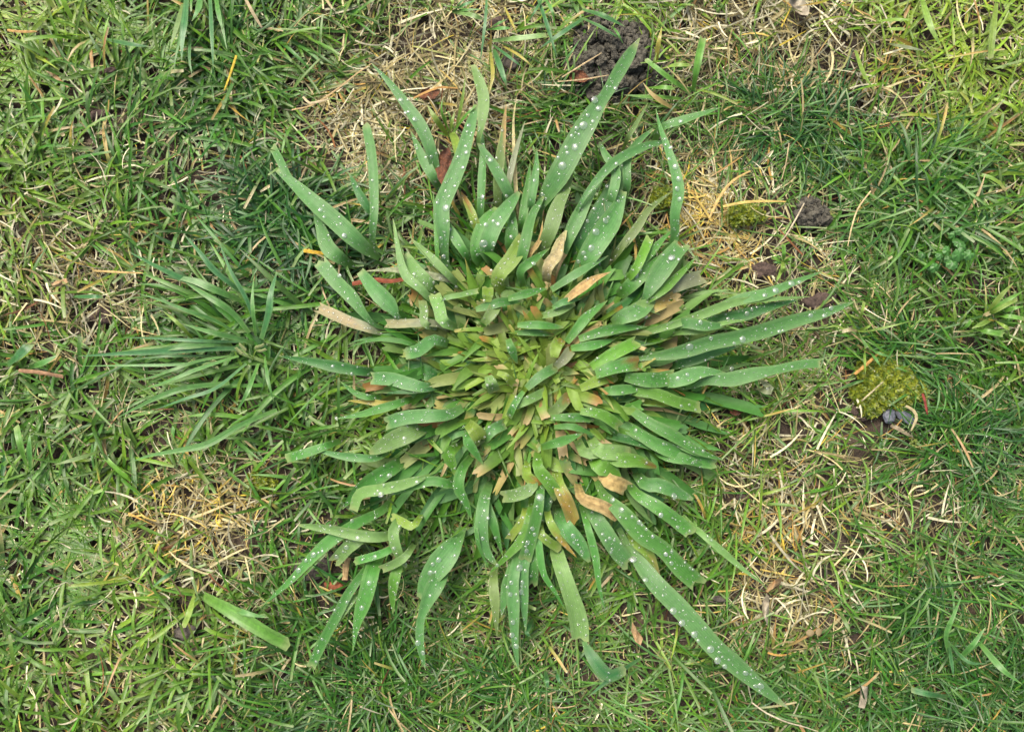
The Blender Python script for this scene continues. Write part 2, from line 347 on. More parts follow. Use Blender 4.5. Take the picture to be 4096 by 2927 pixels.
def spline(pts, S):
    p = np.array(pts, float); d = np.r_[0, np.cumsum(np.linalg.norm(np.diff(p, axis=0), axis=1))]; d /= d[-1]
    q = np.linspace(0, 1, S)
    ext = np.vstack([2 * p[0] - p[1], p, 2 * p[-1] - p[-2]]); de = np.r_[-d[1], d, 2 - d[-2]]
    out = np.empty((S, 2))
    for i, t in enumerate(q):
        k = min(np.searchsorted(d, t, 'right') - 1, len(p) - 2)
        t0, t1 = d[k], d[k + 1]; s = (t - t0) / (t1 - t0 + 1e-12); h = t1 - t0
        m0 = (ext[k + 2] - ext[k]) / (de[k + 2] - de[k] + 1e-12) * h; m1 = (ext[k + 3] - ext[k + 1]) / (de[k + 3] - de[k + 1] + 1e-12) * h
        out[i] = (2 * s**3 - 3 * s**2 + 1) * p[k] + (s**3 - 2 * s**2 + s) * m0 + (-2 * s**3 + 3 * s**2) * p[k + 1] + (s**3 - s**2) * m1
    return out

HERO = []      # (P, side, hw) of broad blades for the drops
def hero(parent, pts, w, z0=0.016, z1=0.014, arch=0.004, tip='p', col='blue', dry=None, prof=None, mat=None, name='leaf_blade', S=None, keep=True, fold=None, roll=None, K=5, dive=0.0):
    """a blade traced base -> tip in photo pixels; w = widest, in photo pixels; z0, z1 heights of base and tip"""
    pts = pts[::-1] if False else pts
    ln = sum(math.dist(a, b) for a, b in zip(pts, pts[1:])); S = S or int(np.clip(ln / 22, 8, 26))
    q = spline(pts, S); t = np.linspace(0, 1, S)
    z = z0 + (z1 - z0) * t + arch * np.sin(np.pi * t) + 0.0006 * np.sin(t * rng.uniform(6, 14) + rng.uniform(0, 6))
    if dive: z = z - dive * np.clip(1 - t / .3, 0, 1) ** 1.5
    P = p2w(q[:, 0], q[:, 1], z)
    tan = np.gradient(P, axis=0); tan /= np.linalg.norm(tan, axis=1, keepdims=True)
    h = np.stack([-tan[:, 1], tan[:, 0], 0 * t], -1); h /= np.linalg.norm(h, axis=1, keepdims=True)
    n = np.cross(tan, h); r = (rng.normal(0, .12) if roll is None else roll) + 0.16 * np.sin(t * rng.uniform(3, 7) + rng.uniform(0, 6))
    side = np.cos(r)[:, None] * h + np.sin(r)[:, None] * n
    if prof is not None: pf = np.interp(t, np.linspace(0, 1, len(prof)), prof)
    elif tip == 'p': pf = np.clip((1.0 - t) / 0.5, 0.02, 1) ** 0.75 * np.clip(0.62 + 0.9 * t, 0, 1)
    elif tip == 'l': pf = np.sin(np.pi * np.clip(0.12 + 0.86 * t, 0, 1)) ** 0.6
    else: pf = np.clip(0.62 + 0.8 * t, 0, 1) * np.where(t > 0.9, 0.93, 1)
    hw = w * MPP * (H_CAM - z) / H_CAM / 2 * pf
    c = PAL[col] * rng.uniform(0.86, 1.12) * rng.normal(1, 0.03, 3)
    cc = np.repeat(c[None], S, 0); bt = np.clip(0.25 - t * 1.2, 0, 1)[:, None]; cc = cc * (1 - bt) + C(150, 184, 84) * bt
    cc = np.repeat(cc[:, None, :], K, 1)
    if dry:      # (where it starts 0..1, colour): a ragged front
        dt = np.clip((t[:, None] - dry[0] - rng.uniform(-.14, .14, (1, K)) + rng.normal(0, .03, (S, K))) * 5, 0, 1)[..., None] * rng.uniform(.55, 1, (S, K, 1))
        cc = cc * (1 - dt) + dry[1] * dt * rng.uniform(.8, 1.1, (S, K, 1))
    else:
        et = np.where(t > 0.965, 0.5, 0)[:, None, None]; cc = cc * (1 - et) + C(196, 200, 140) * et
    ed = np.zeros(K); ed[[0, -1]] = .22; cc = cc * (1 - ed[None, :, None]) + C(176, 200, 140) * ed[None, :, None]
    jag = (rng.uniform(-1, 1, (1, K)) * np.max(hw) * 0.55) if tip == 'c' else None
    f = fold if fold is not None else rng.uniform(0.06, 0.3)
    me = ribbons(name, P[None], side[None], hw[None], cc[None], K, f, jag)
    o = link(name, me, mat or M_BROAD, parent)
    if keep: HERO.append((P, side, hw, f))
    return o

c0 = p2w(2150, 1480, 0.0)
clump = empty('coarse_grass_clump', c0, 'large flattened clump of broad coarse grass blades beaded with rain drops', 'grass clump', None)
Zh = 0.019
def hb(f, pts, w, col='blue', tip='p', lay=0, **kw):
    """traced tip -> base in crop pixels"""
    s = f([(1, 0)])[0][0] - f([(0, 0)])[0][0]
    kw.setdefault('z0', Zh + 0.0025 * lay); kw.setdefault('z1', 0.0165 + 0.002 * lay)
    b = f(pts)[-1]; rr = math.hypot((b[0] - 2150) / 520, (b[1] - 1470) / 440)
    pts = list(f(pts))
    if rr > .78:
        d = math.hypot(2150 - b[0], 1480 - b[1]); k_ = min(60, d * .3) / d; pts.append((b[0] + (2150 - b[0]) * k_, b[1] + (1480 - b[1]) * k_))
        if 'prof' in kw: kw['prof'] = [.3] + list(kw['prof'])
    if rr > .72 and 'dive' not in kw: kw['dive'] = .006 + .008 * min(1, (rr - .72) * 3)
    hero(clump, pts[::-1], w * s, tip=tip, col=col, **kw)

# upper fan
hb(fA, [(790, 250), (900, 370), (1000, 500), (1120, 680), (1180, 830), (1215, 970)], 88, 'blue', 'p', 2, z1=.022)
hb(fA, [(1045, 690), (1080, 770), (1120, 860), (1200, 1005)], 74, 'blue', 'p', 0)
hb(fA, [(752, 650), (785, 800), (802, 960), (807, 1200), (800, 1430)], 66, 'blue', 'c', 1, prof=[.6, .8, .9, 1, 1, 1, .8])
hb(fA, [(145, 790), (200, 890), (250, 990), (340, 1090)], 55, 'blue', 'c', 0)
hb(fA, [(178, 940), (270, 1020), (400, 1140), (560, 1280), (760, 1460)], 118, 'blue', 'p', 2, prof=[.75, 1, 1, .95, .8, .55, .3])
hb(fA, [(408, 1190), (460, 1320), (510, 1450), (610, 1530)], 105, 'blue', 'p', 0, prof=[.7, 1, .9, .55, .1])
hb(fA, [(640, 955), (690, 1060), (785, 1210)], 62, 'dark', 'p', 0)
hb(fA, [(1470, 520), (1420, 700), (1370, 880), (1300, 1050), (1245, 1190), (1255, 1330), (1275, 1560)], 112, 'blue', 'p', 3, prof=[.45, .6, .95, 1, 1, .95, .8, .65, .3])
hb(fA, [(1448, 260), (1490, 370), (1518, 480), (1505, 640), (1480, 800)], 78, 'pale', 'p', 1, prof=[.35, .5, 1, 1, .9, .4], z1=.024)
hb(fA, [(1490, 600), (1512, 800), (1508, 1000), (1500, 1260)], 58, 'blue', 'p', 0)
hb(fA, [(1225, 1165), (1290, 1310), (1400, 1490)], 66, 'mid', 'p', 2)
hb(fA, [(1370, 1085), (1425, 1190), (1470, 1310)], 58, 'lime', 'l', 1, dry=(.55, BROWN))
hb(fA, [(1190, 1085), (1208, 1330), (1232, 1570)], 30, 'mid', 'p', 2)
hb(fA, [(928, 1255), (960, 1420), (1010, 1624)], 50, 'dull', 'p', 2)
hb(fA, [(1050, 1400), (1160, 1500), (1290, 1624)], 56, 'pale', 'p', 3)
hb(fB, [(1070, 85), (1000, 200), (925, 320), (870, 420), (770, 570), (660, 760), (560, 950), (450, 1130), (415, 1200)], 150, 'blue', 'p', 4,
   prof=[.4, .75, 1, 1, 1, .95, .8, .5, .55, .6, .5, .04], S=30, z1=.028, arch=.008, z0=.024)
hb(fB, [(636, 905), (600, 1050), (540, 1170), (490, 1330), (445, 1450)], 105, 'dull', 'p', 3, dry=(.86, TANC))
hb(fB, [(975, 830), (960, 940), (890, 1090), (780, 1280), (640, 1520)], 130, 'dark', 'l', 0)
hb(fB, [(870, 940), (760, 1080), (680, 1230), (560, 1500)], 95, 'blue', 'p', 1)
hb(fB, [(1282, 752), (1130, 780), (980, 845), (890, 905), (800, 1000), (690, 1150), (640, 1290)], 66, 'blue', 'p', 3, prof=[.3, .5, .8, 1, 1, .7, .05])
hb(fB, [(1155, 675), (1060, 760), (990, 870), (985, 1070)], 58, 'blue', 'l', 1)
hb(fB, [(808, 760), (850, 850), (910, 930), (915, 1010), (880, 1140)], 68, 'blue', 'l', 2)
hb(fB, [(965, 1080), (900, 1240), (800, 1400), (690, 1580)], 150, 'blue', 'p', 2, prof=[.7, .95, 1, .95, .6, .3])
hb(fB, [(1175, 545), (1198, 650), (1250, 800), (1300, 950), (1322, 1080), (1298, 1230), (1290, 1410)], 76, 'blue', 'p', 3, z1=.03, arch=.01)
hb(fB, [(1595, 537), (1450, 585), (1330, 625), (1210, 670)], 66, 'blue', 'p', 1, z1=.024)
hb(fB, [(1125, 505), (1060, 620), (990, 740)], 34, 'dull', 'p', 0)
hb(fB, [(402, 800), (395, 950), (365, 1170)], 62, 'blue', 'p', 2)
hb(fB, [(358, 895), (335, 1100), (305, 1310)], 62, 'mid', 'p', 0)
hb(fB, [(203, 515), (175, 760), (148, 1000), (150, 1170)], 68, 'dull', 'p', 0, dry=(.62, C(206, 158, 100)))
hb(fB, [(325, 625), (270, 800), (230, 960), (215, 1100)], 42, 'grey', 'p', 1)
hb(fB, [(18, 765), (110, 900), (175, 1010), (228, 1120)], 80, 'blue', 'l', 2)
hb(fB, [(288, 1085), (200, 1200), (120, 1320), (75, 1460)], 112, 'blue', 'l', 3)
hb(fB, [(138, 1185), (60, 1290), (15, 1490)], 104, 'mid', 'l', 1)
hb(fB, [(250, 1175), (242, 1320), (228, 1420)], 84, 'mid', 'p', 1)
hb(fB, [(445, 1115), (370, 1240), (330, 1400), (295, 1570)], 74, 'mid', 'l', 3)
hb(fB, [(1282, 1078), (1130, 1200), (1050, 1320), (900, 1510)], 62, 'dull', 'p', 0)
hb(fB, [(272, 460), (250, 620), (262, 1000), (285, 1260)], 30, 'straw', 'p', -1, mat=M_STRAW)
hb(fB, [(592, 1335), (545, 1430), (510, 1540)], 74, 'straw', 'l', 4, mat=M_STRAW, keep=False)
hb(fB, [(440, 1270), (420, 1400), (350, 1500)], 34, 'tan', 'p', 2, mat=M_STRAW, keep=False)
# right side
hb(fC, [(378, 120), (290, 220), (210, 330), (115, 490)], 132, 'blue', 'c', 4, prof=[.1, .5, .85, 1, 1, .9, .85])
hb(fC, [(1285, 300), (1080, 380), (900, 450), (740, 485), (560, 560)], 76, 'blue', 'p', 2, z1=.022)
hb(fC, [(1200, 465), (950, 482), (730, 500), (540, 565), (380, 625), (150, 695)], 62, 'pale', 'p', 4, z1=.022)
hb(fC, [(1135, 480), (900, 545), (740, 590), (520, 630)], 84, 'dark', 'p', 1)
hb(fC, [(1492, 497), (1300, 570), (1090, 625), (900, 685), (700, 735), (560, 760), (350, 825), (90, 870)], 100, 'blue', 'p', 4, z1=.024, S=28, prof=[.3, .7, 1, 1, .95, 1, 1, .9, .75, .5, .04])
hb(fC, [(1285, 895), (1150, 905), (1000, 935), (850, 965), (690, 1000), (540, 1010), (400, 1065)], 100, 'blue', 'c', 2, prof=[.1, .5, .9, 1, .9, .6, .6, .62, .6])
hb(fC, [(655, 960), (500, 955), (390, 990), (290, 1015)], 108, 'blue', 'p', 3)
hb(fC, [(308, 985), (220, 1005), (80, 1000), (0, 985)], 100, 'mid', 'c', 4)
hb(fC, [(485, 1185), (330, 1145), (200, 1095), (70, 1080)], 78, 'bright', 'c', 3)
hb(fC, [(645, 1528), (480, 1470), (300, 1360), (150, 1280), (0, 1165)], 82, 'mid', 'p', 3)
hb(fC, [(585, 1548), (400, 1500), (200, 1420), (40, 1320)], 92, 'mid', 'c', 1)
hb(fC, [(470, 200), (380, 295), (250, 415), (120, 500)], 66, 'bright', 'p', 3)
hb(fC, [(505, 335), (400, 365), (290, 410)], 96, 'grey', 'c', 0)
hb(fC, [(335, 450), (250, 505), (170, 545)], 76, 'yellow', 'c', 1, dry=(.4, C(184, 160, 96)))
hb(fC, [(162, 85), (85, 255), (45, 320)], 62, 'bright', 'c', 4)
hb(fC, [(245, 195), (140, 295), (15, 410)], 96, 'mid', 'l', 2)
hb(fC, [(318, 25), (210, 130), (110, 250)], 56, 'mid', 'p', 1)
hb(fC, [(850, 612), (650, 635), (480, 690), (350, 700)], 40, 'pale', 'p', 3)
hb(fC, [(655, 652), (520, 655), (390, 635)], 74, 'blue', 'l', 5)
hb(fC, [(870, 1000), (945, 1070)], 58, 'grey', 'l', -1, S=8)
hb(fC, [(745, 785), (500, 855), (340, 905)], 76, 'dark', 'p', 0)
hb(fC, [(150, 500), (90, 560), (0, 590)], 110, 'blue', 'c', 4)
hb(fC, [(215, 545), (130, 520), (40, 560)], 80, 'pale', 'c', 3)
# left side
hb(fD, [(288, 235), (400, 370), (500, 470), (580, 580), (650, 650)], 92, 'blue', 'c', 3, prof=[.3, .6, 1, 1, 1, 1])
hb(fD, [(555, 300), (650, 420), (760, 530), (800, 600)], 112, 'blue', 'p', 4, prof=[.2, 1, 1, .75, .5])
hb(fD, [(778, 0), (805, 180), (850, 330), (940, 410), (1010, 480)], 62, 'pale', 'p', 4)
hb(fD, [(888, 88), (1000, 190), (1145, 345)], 52, 'pale', 'p', 4)
hb(fD, [(590, 300), (760, 290), (900, 310), (1160, 365)], 54, 'grey', 'p', 1, mat=M_STRAW)
hb(fD, [(25, 850), (200, 880), (400, 920), (640, 955)], 78, 'dark', 'p', 1)
hb(fD, [(615, 995), (760, 1000), (860, 1030), (980, 1055)], 88, 'blue', 'c', 3)
hb(fD, [(395, 1258), (560, 1230), (700, 1190), (860, 1140)], 60, 'mid', 'p', 2)
hb(fD, [(715, 1290), (850, 1250), (980, 1240), (1130, 1230)], 92, 'blue', 'c', 4)
hb(fD, [(615, 1485), (760, 1400), (920, 1330)], 122, 'pale', 'l', 2)
hb(fD, [(225, 1448), (400, 1492), (560, 1512), (660, 1512)], 56, 'blue', 'p', 2)
hb(fD, [(75, 1515), (200, 1480), (330, 1435)], 64, 'mid', 'c', 1)
hb(fD, [(700, 1092), (850, 1082), (990, 1068)], 38, 'dark', 'p', 3)
hb(fD, [(280, 535), (400, 590), (490, 630), (660, 685)], 74, 'grey', 'c', 1, dry=(.35, C(196, 176, 128)))
hb(fD, [(475, 792), (650, 745), (800, 752), (920, 785)], 34, 'mid', 'p', 3)
hb(fD, [(840, 835), (930, 815), (1030, 745)], 84, 'blue', 'c', 4)
hb(fD, [(1035, 450), (1070, 540), (1092, 625)], 84, 'pale', 'c', 5)
hb(fD, [(958, 495), (968, 560), (972, 640)], 56, 'pale', 'c', 4)
hb(fD, [(725, 640), (820, 642), (1045, 640)], 60, 'grey', 'c', 3, dry=(.5, C(186, 184, 132)))
hb(fD, [(1325, 428), (1210, 455), (1090, 485)], 38, 'pale', 'c', 5)
hb(fD, [(1382, 405), (1380, 500)], 76, 'lime', 'c', 5, S=8)
hb(fD, [(470, 1140), (620, 1150), (720, 1160)], 42, 'yellow', 'p', 0)
hb(fD, [(830, 200), (900, 290), (1000, 380)], 96, 'pale', 'c', 3)
hb(fD, [(420, 1010), (520, 1090), (620, 1120)], 44, 'mid', 'p', 1)
# lower fan
hb(fF, [(85, 1005), (270, 840), (400, 700), (520, 590), (700, 470), (850, 395)], 80, 'mid', 'p', 2, z1=.02)
hb(fF, [(315, 485), (520, 512), (700, 550), (850, 562), (925, 540)], 72, 'pale', 'l', 4)
hb(fF, [(672, 392), (715, 285), (850, 255), (1000, 220), (1185, 150)], 74, 'pale', 'p', 4, prof=[.2, .8, 1, 1, 1, .8])
hb(fF, [(900, 290), (1050, 235), (1180, 200), (1325, 218)], 64, 'mid', 'l', 3)
hb(fF, [(398, 1405), (480, 1230), (560, 1080), (640, 930), (770, 750)], 64, 'mid', 'c', 2)
hb(fF, [(430, 1360), (560, 1120), (720, 910)], 40, 'pale', 'p', 1)
hb(fF, [(668, 1300), (700, 1120), (755, 950), (810, 740)], 104, 'mid', 'p', 1, prof=[.9, 1, 1, .95, .6, .3, .05])
hb(fF, [(1098, 955), (1150, 850), (1230, 740), (1340, 590)], 160, 'blue', 'p', 2, prof=[.5, .9, 1, .85, .6, .2])
hb(fF, [(1138, 1422), (1108, 1270), (1108, 1110), (1160, 960), (1260, 770)], 110, 'blue', 'p', 3, prof=[.6, 1, 1, .7, .45, .5, .5, .35, .04])
hb(fF, [(1015, 762), (960, 660), (932, 550), (945, 490)], 72, 'pale', 'l', 4)
hb(fF, [(858, 770), (950, 730), (1010, 690)], 56, 'pale', 'c', 4)
hb(fF, [(928, 1062), (930, 890), (970, 740)], 72, 'bright', 'p', 1)
hb(fF, [(918, 430), (980, 460), (1055, 492)], 56, 'lime', 'c', 4)
hb(fF, [(678, 722), (850, 672), (930, 630)], 52, 'mid', 'c', 2)
hb(fF, [(552, 722), (640, 625), (705, 585)], 84, 'pale', 'c', 1)
hb(fF, [(600, 382), (700, 260), (830, 170), (940, 105)], 112, 'mid', 'p', 0)
hb(fF, [(1442, 455), (1400, 330), (1355, 240), (1380, 120)], 76, 'mid', 'p', 4)
hb(fG, [(648, 708), (690, 560), (730, 400), (752, 240)], 88, 'mid', 'c', 5, prof=[.6, .8, .9, 1, 1])
hb(fG, [(608, 1432), (585, 1250), (575, 1050), (570, 870), (605, 670)], 82, 'blue', 'p', 3)
hb(fG, [(495, 1082), (525, 920), (575, 750)], 86, 'blue', 'p', 2)
hb(fG, [(655, 1172), (640, 950), (630, 800), (665, 630)], 84, 'blue', 'p', 2)
hb(fG, [(1010, 1240), (985, 1080), (930, 900), (855, 660)], 128, 'pale', 'c', 2, prof=[.7, .75, .8, .85, .95, 1, .8])
hb(fG, [(912, 1035), (850, 930), (770, 800), (740, 620), (735, 460)], 50, 'mid', 'p', 3)
hb(fG, [(1170, 1042), (1130, 880), (1108, 700), (1035, 420)], 54, 'mid', 'p', 3)
hb(fG, [(1325, 742), (1240, 640), (1150, 500), (1085, 395)], 108, 'blue', 'c', 3)
hb(fG, [(1068, 725), (1010, 620), (890, 470)], 104, 'blue', 'l', 2)
hb(fG, [(462, 742), (390, 640), (368, 490), (388, 300)], 84, 'blue', 'l', 3)
hb(fG, [(505, 690), (450, 500), (400, 330)], 62, 'mid', 'p', 1)
hb(fG, [(405, 810), (530, 690), (640, 560), (690, 380)], 66, 'bright', 'p', 3)
hb(fG, [(422, 780), (350, 620), (330, 420)], 28, 'mid', 'p', 3)
hb(fG, [(468, 1210), (455, 1000), (445, 820)], 66, 'dull', 'p', 0)
hb(fG, [(880, 642), (800, 590), (750, 540)], 60, 'lime', 'c', 3)
hb(fG, [(985, 695), (900, 600), (830, 500), (800, 430)], 56, 'lime', 'p', 3, dry=(.5, C(204, 160, 84)))
hb(fG, [(505, 300), (590, 290), (695, 240)], 82, 'pale', 'c', 4)
hb(fG, [(865, 300), (800, 200), (735, 115)], 84, 'bright', 'c', 5)
hb(fG, [(750, 490), (795, 290)], 76, 'dark', 'l', 1, S=8)
hb(fG, [(695, 875), (705, 690)], 72, 'mid', 'c', 1, S=8)
hb(fG, [(545, 575), (640, 440)], 50, 'lime', 'c', 2, S=8)
hb(fG, [(1312, 250), (1260, 225), (1190, 200)], 100, 'tan', 'c', 4, mat=M_STRAW, keep=False)
hb(fG, [(1250, 430), (1160, 370), (1020, 310)], 84, 'tan', 'c', 5, mat=M_STRAW, keep=False, dry=(.4, C(206, 178, 120)))
hb(fG, [(965, 470), (920, 340), (870, 230)], 92, 'lime', 'c', 4, dry=(.3, C(186, 150, 76)))
hb(fG, [(775, 240), (720, 210), (660, 160)], 70, 'lime', 'c', 4, dry=(.55, C(196, 150, 80)))
hb(fH, [(1118, 1528), (950, 1395), (800, 1265), (680, 1165), (560, 1030), (440, 900), (330, 790), (190, 600), (150, 540)], 112, 'blue', 'p', 3,
   prof=[.4, .8, .95, 1, 1, 1, 1, .95, .75, .45, .03], S=30, z1=.026, arch=.006)
hb(fH, [(580, 790), (470, 690), (370, 580), (250, 500), (140, 380), (20, 260)], 104, 'mid', 'c', 5, prof=[.6, .9, 1, .95, .9, 1, .95])
hb(fH, [(540, 492), (430, 400), (330, 330), (220, 262)], 82, 'mid', 'c', 3)
hb(fH, [(548, 290), (440, 245), (340, 205), (270, 200)], 84, 'blue', 'l', 3)
hb(fH, [(972, 797), (830, 690), (700, 575), (550, 450)], 42, 'pale', 'p', 2)
hb(fH, [(355, 740), (280, 600), (210, 540)], 70, 'lime', 'p', 1, dry=(.6, C(196, 184, 110)))
hb(fH, [(335, 105), (220, 65), (60, 40)], 84, 'bright', 'l', 3)
hb(fH, [(172, 25), (80, 15), (0, 5)], 92, 'pale', 'c', 5)
hb(fH, [(640, 112), (520, 55), (380, 30)], 74, 'mid', 'p', 1)
hb(fH, [(130, 175), (60, 110), (0, 90)], 110, 'bright', 'p', 4)
hb(fH, [(700, 50), (600, 20), (470, -40)], 60, 'mid', 'p', 2)
# middle, bigger blades one can follow
for pts, w, col, tip in [
    ([(640, 100), (560, 230), (470, 350)], 110, 'lime', 'c'), ([(900, 60), (860, 190), (800, 270)], 84, 'straw', 'p'),
    ([(810, 150), (700, 230), (620, 300)], 64, 'mid', 'p'), ([(1205, 305), (1100, 350), (960, 450), (900, 500)], 66, 'tan', 'p'),
    ([(1190, 200), (1010, 300), (820, 420)], 60, 'blue', 'p'), ([(800, 410), (680, 440), (540, 480)], 60, 'mid', 'p'),
    ([(640, 490), (500, 500), (330, 550)], 62, 'mid', 'l'), ([(970, 495), (860, 560), (760, 590)], 62, 'pale', 'c'),
    ([(900, 665), (740, 650), (600, 650)], 56, 'mid', 'l'), ([(870, 720), (740, 700), (580, 700)], 46, 'mid', 'p'),
    ([(1185, 490), (1050, 600), (920, 760)], 70, 'mid', 'p'), ([(1440, 660), (1200, 680), (1000, 740)], 72, 'mid', 'p'),
    ([(1380, 760), (1200, 850), (1080, 920)], 86, 'bright', 'c'), ([(1385, 900), (1250, 920), (1110, 970)], 104, 'mid', 'c'),
    ([(845, 925), (740, 990), (660, 1060)], 70, 'blue', 'c'), ([(1415, 1060), (1280, 1070), (1150, 1080)], 70, 'mid', 'l'),
    ([(780, 1080), (680, 1130), (560, 1190)], 60, 'pale', 'c'), ([(545, 1245), (590, 1150), (640, 1080)], 46, 'mid', 'c'),
    ([(930, 1110), (860, 1190), (800, 1220)], 76, 'dull', 'c'), ([(1265, 1310), (1150, 1230), (1010, 1210)], 72, 'bright', 'c'),
    ([(1100, 1250), (960, 1250), (820, 1250)], 60, 'mid', 'c'), ([(1030, 1350), (900, 1400), (760, 1440)], 66, 'mid', 'p'),
    ([(1110, 1370), (960, 1310), (840, 1310)], 46, 'mid', 'p'), ([(1330, 1480), (1180, 1460), (1040, 1480)], 84, 'pale', 'c'),
    ([(1500, 1570), (1380, 1530), (1230, 1520)], 90, 'bright', 'l'), ([(1250, 980), (1150, 1000), (1010, 1060)], 76, 'lime', 'c'),
    ([(470, 480), (440, 560), (380, 640)], 80, 'dull', 'c'), ([(600, 900), (560, 800), (540, 740)], 60, 'mid', 'p'),
    ([(880, 740), (850, 790), (840, 860)], 80, 'lime', 'c'), ([(945, 815), (900, 870), (850, 920)], 70, 'grey', 'c'),
    ([(1240, 740), (1100, 780), (950, 800)], 66, 'mid', 'p'), ([(1020, 480), (900, 500), (830, 540)], 50, 'blue', 'p'),
    ([(520, 1290), (440, 1330), (390, 1400)], 74, 'blue', 'c'), ([(380, 1560), (330, 1480), (270, 1380)], 66, 'mid', 'p'),
    ([(190, 1624), (180, 1560), (150, 1490)], 84, 'bright', 'p'), ([(370, 1400), (330, 1340), (280, 1290)], 100, 'lime', 'c'),
    ([(450, 1080), (430, 1030), (410, 980)], 80, 'pale', 'c'), ([(580, 1040), (520, 980), (470, 960)], 50, 'lime', 'c')]:
    hb(fE, pts, w, col, tip, rng.uniform(3, 6), mat=M_STRAW if col in ('tan', 'straw') else None, dry=(.75, BROWN) if rng.random() < .18 else None)

# the heart of the clump: short mown stubs, splayed outwards
def stubs(n, seed, spread, name, one):
    global rng
    rng = np.random.default_rng(seed)
    ang = rng.uniform(-np.pi, np.pi, n); r = np.sqrt(rng.random(n)) * spread
    px = 2150 + np.cos(ang) * r * 500; py = 1470 + np.sin(ang) * r * 430
    h0 = 0.006 + 0.012 * (1 - r ** 2)
    P0 = p2w(px, py, h0)
    a0 = np.arctan2(-np.sin(ang), np.cos(ang)) + rng.normal(0, 1, n) * np.where(rng.random(n) < .3, 1.3, .5) * (1 + 2 * np.clip(.35 - r, 0, 1) / .35)
    L = rng.uniform(0.010, 0.030, n) * (0.75 + 0.5 * r); w = rng.uniform(0.0018, 0.0072, n) * (0.75 + .35 * r)
    e0 = np.radians(rng.uniform(20, 62, n) * (1.15 - .45 * r)); e1 = np.radians(rng.uniform(-25, 20, n)); S = 8
    P, side, t = wild(P0, L, e0, e1, a0, rng.normal(0, .35, n), S, rng.normal(0, .35, n), rng.normal(0, .45, n))
    cut = rng.random(n) < .72
    hw = w[:, None] / 2 * np.where(cut[:, None], np.clip(.65 + t, 0, 1) * np.clip(1.25 - .4 * t, 0, 1), np.clip((1.02 - t) * 2, .03, 1) * np.clip(.7 + t, 0, 1))
    mixc = np.clip(r * 1.1 + rng.normal(0, .2, n), 0, 1)[:, None]
    c = C(146, 180, 66) * (1 - mixc) + C(84, 152, 58) * mixc
    dull = rng.random(n) < .14; c = np.where(dull[:, None], C(160, 180, 100), c)
    dead = rng.random(n) < .06; c = np.where(dead[:, None], pick(n, [C(204, 186, 128), C(178, 136, 72)], [2, 1]), c) * rng.uniform(.55, 1.15, (n, 1))
    cc = np.repeat(c[:, None], S, 1)
    tipd = (rng.random(n) < .3)[:, None, None] * np.clip((t - .7) * 4, 0, 1)[..., None]
    cc = cc * (1 - tipd) + pick(n, [C(206, 184, 130), C(186, 138, 74), C(196, 190, 110)], [3, 2, 2])[:, None] * tipd
    jag = rng.uniform(-1, 1, (n, 5)) * w[:, None] * .3 * cut[:, None]
    fold = .22
    if one:
        o = link(name, ribbons(name, P, side, hw, cc, 5, fold, jag), M_BROAD, clump); o['kind'] = 'stuff'
    else:
        for i in range(n):
            link(name, ribbons(name, P[i:i + 1], side[i:i + 1], hw[i:i + 1], cc[i:i + 1], 5, rng.uniform(.05, .4), jag[i:i + 1]), M_BROAD, clump)
            HERO.append((P[i], side[i], hw[i], fold))
stubs(50, 11, 0.75, 'leaf_blade', False)
stubs(760, 12, 0.97, 'leaf_stubble', True)
stubs(220, 13, 0.32, 'leaf_stubble', True)
def ring(n, seed):
    """medium blades between the heart and the long outer blades"""
    global rng
    rng = np.random.default_rng(seed)
    for i in range(n):
        a = -np.pi + 2 * np.pi * (i + rng.uniform(0, 1)) / n; r0 = rng.uniform(.35, .78); r1 = r0 + rng.uniform(.22, .5) * (1.15 if abs(a) < 1.2 else .9)
        a1 = a + rng.normal(0, .16); am = (a + a1) / 2 + rng.normal(0, .06); rm = (r0 + r1) / 2
        pts = [(2150 + math.cos(q) * r * 530, 1480 + math.sin(q) * r * 440) for q, r in ((a, r0), (am, rm), (a1, r1))]
        col = pick(1, ['mid', 'blue', 'bright', 'dark', 'pale', 'dull', 'lime'], [5, 4, 3, 2.5, 1.5, 1.2, .8])[0]
        hero(clump, pts, rng.uniform(34, 72), z0=.011 + .004 * rng.random(), z1=.0115 + .004 * rng.random(), arch=.005, tip=pick(1, ['c', 'p', 'l'], [5, 3, 2])[0], col=str(col), roll=rng.normal(0, .35),
             dry=(rng.uniform(.5, .85), pick(1, [TANC, BROWN, C(196, 190, 110)], [3, 1, 2])[0]) if rng.random() < .2 else None)
ring(80, 31)
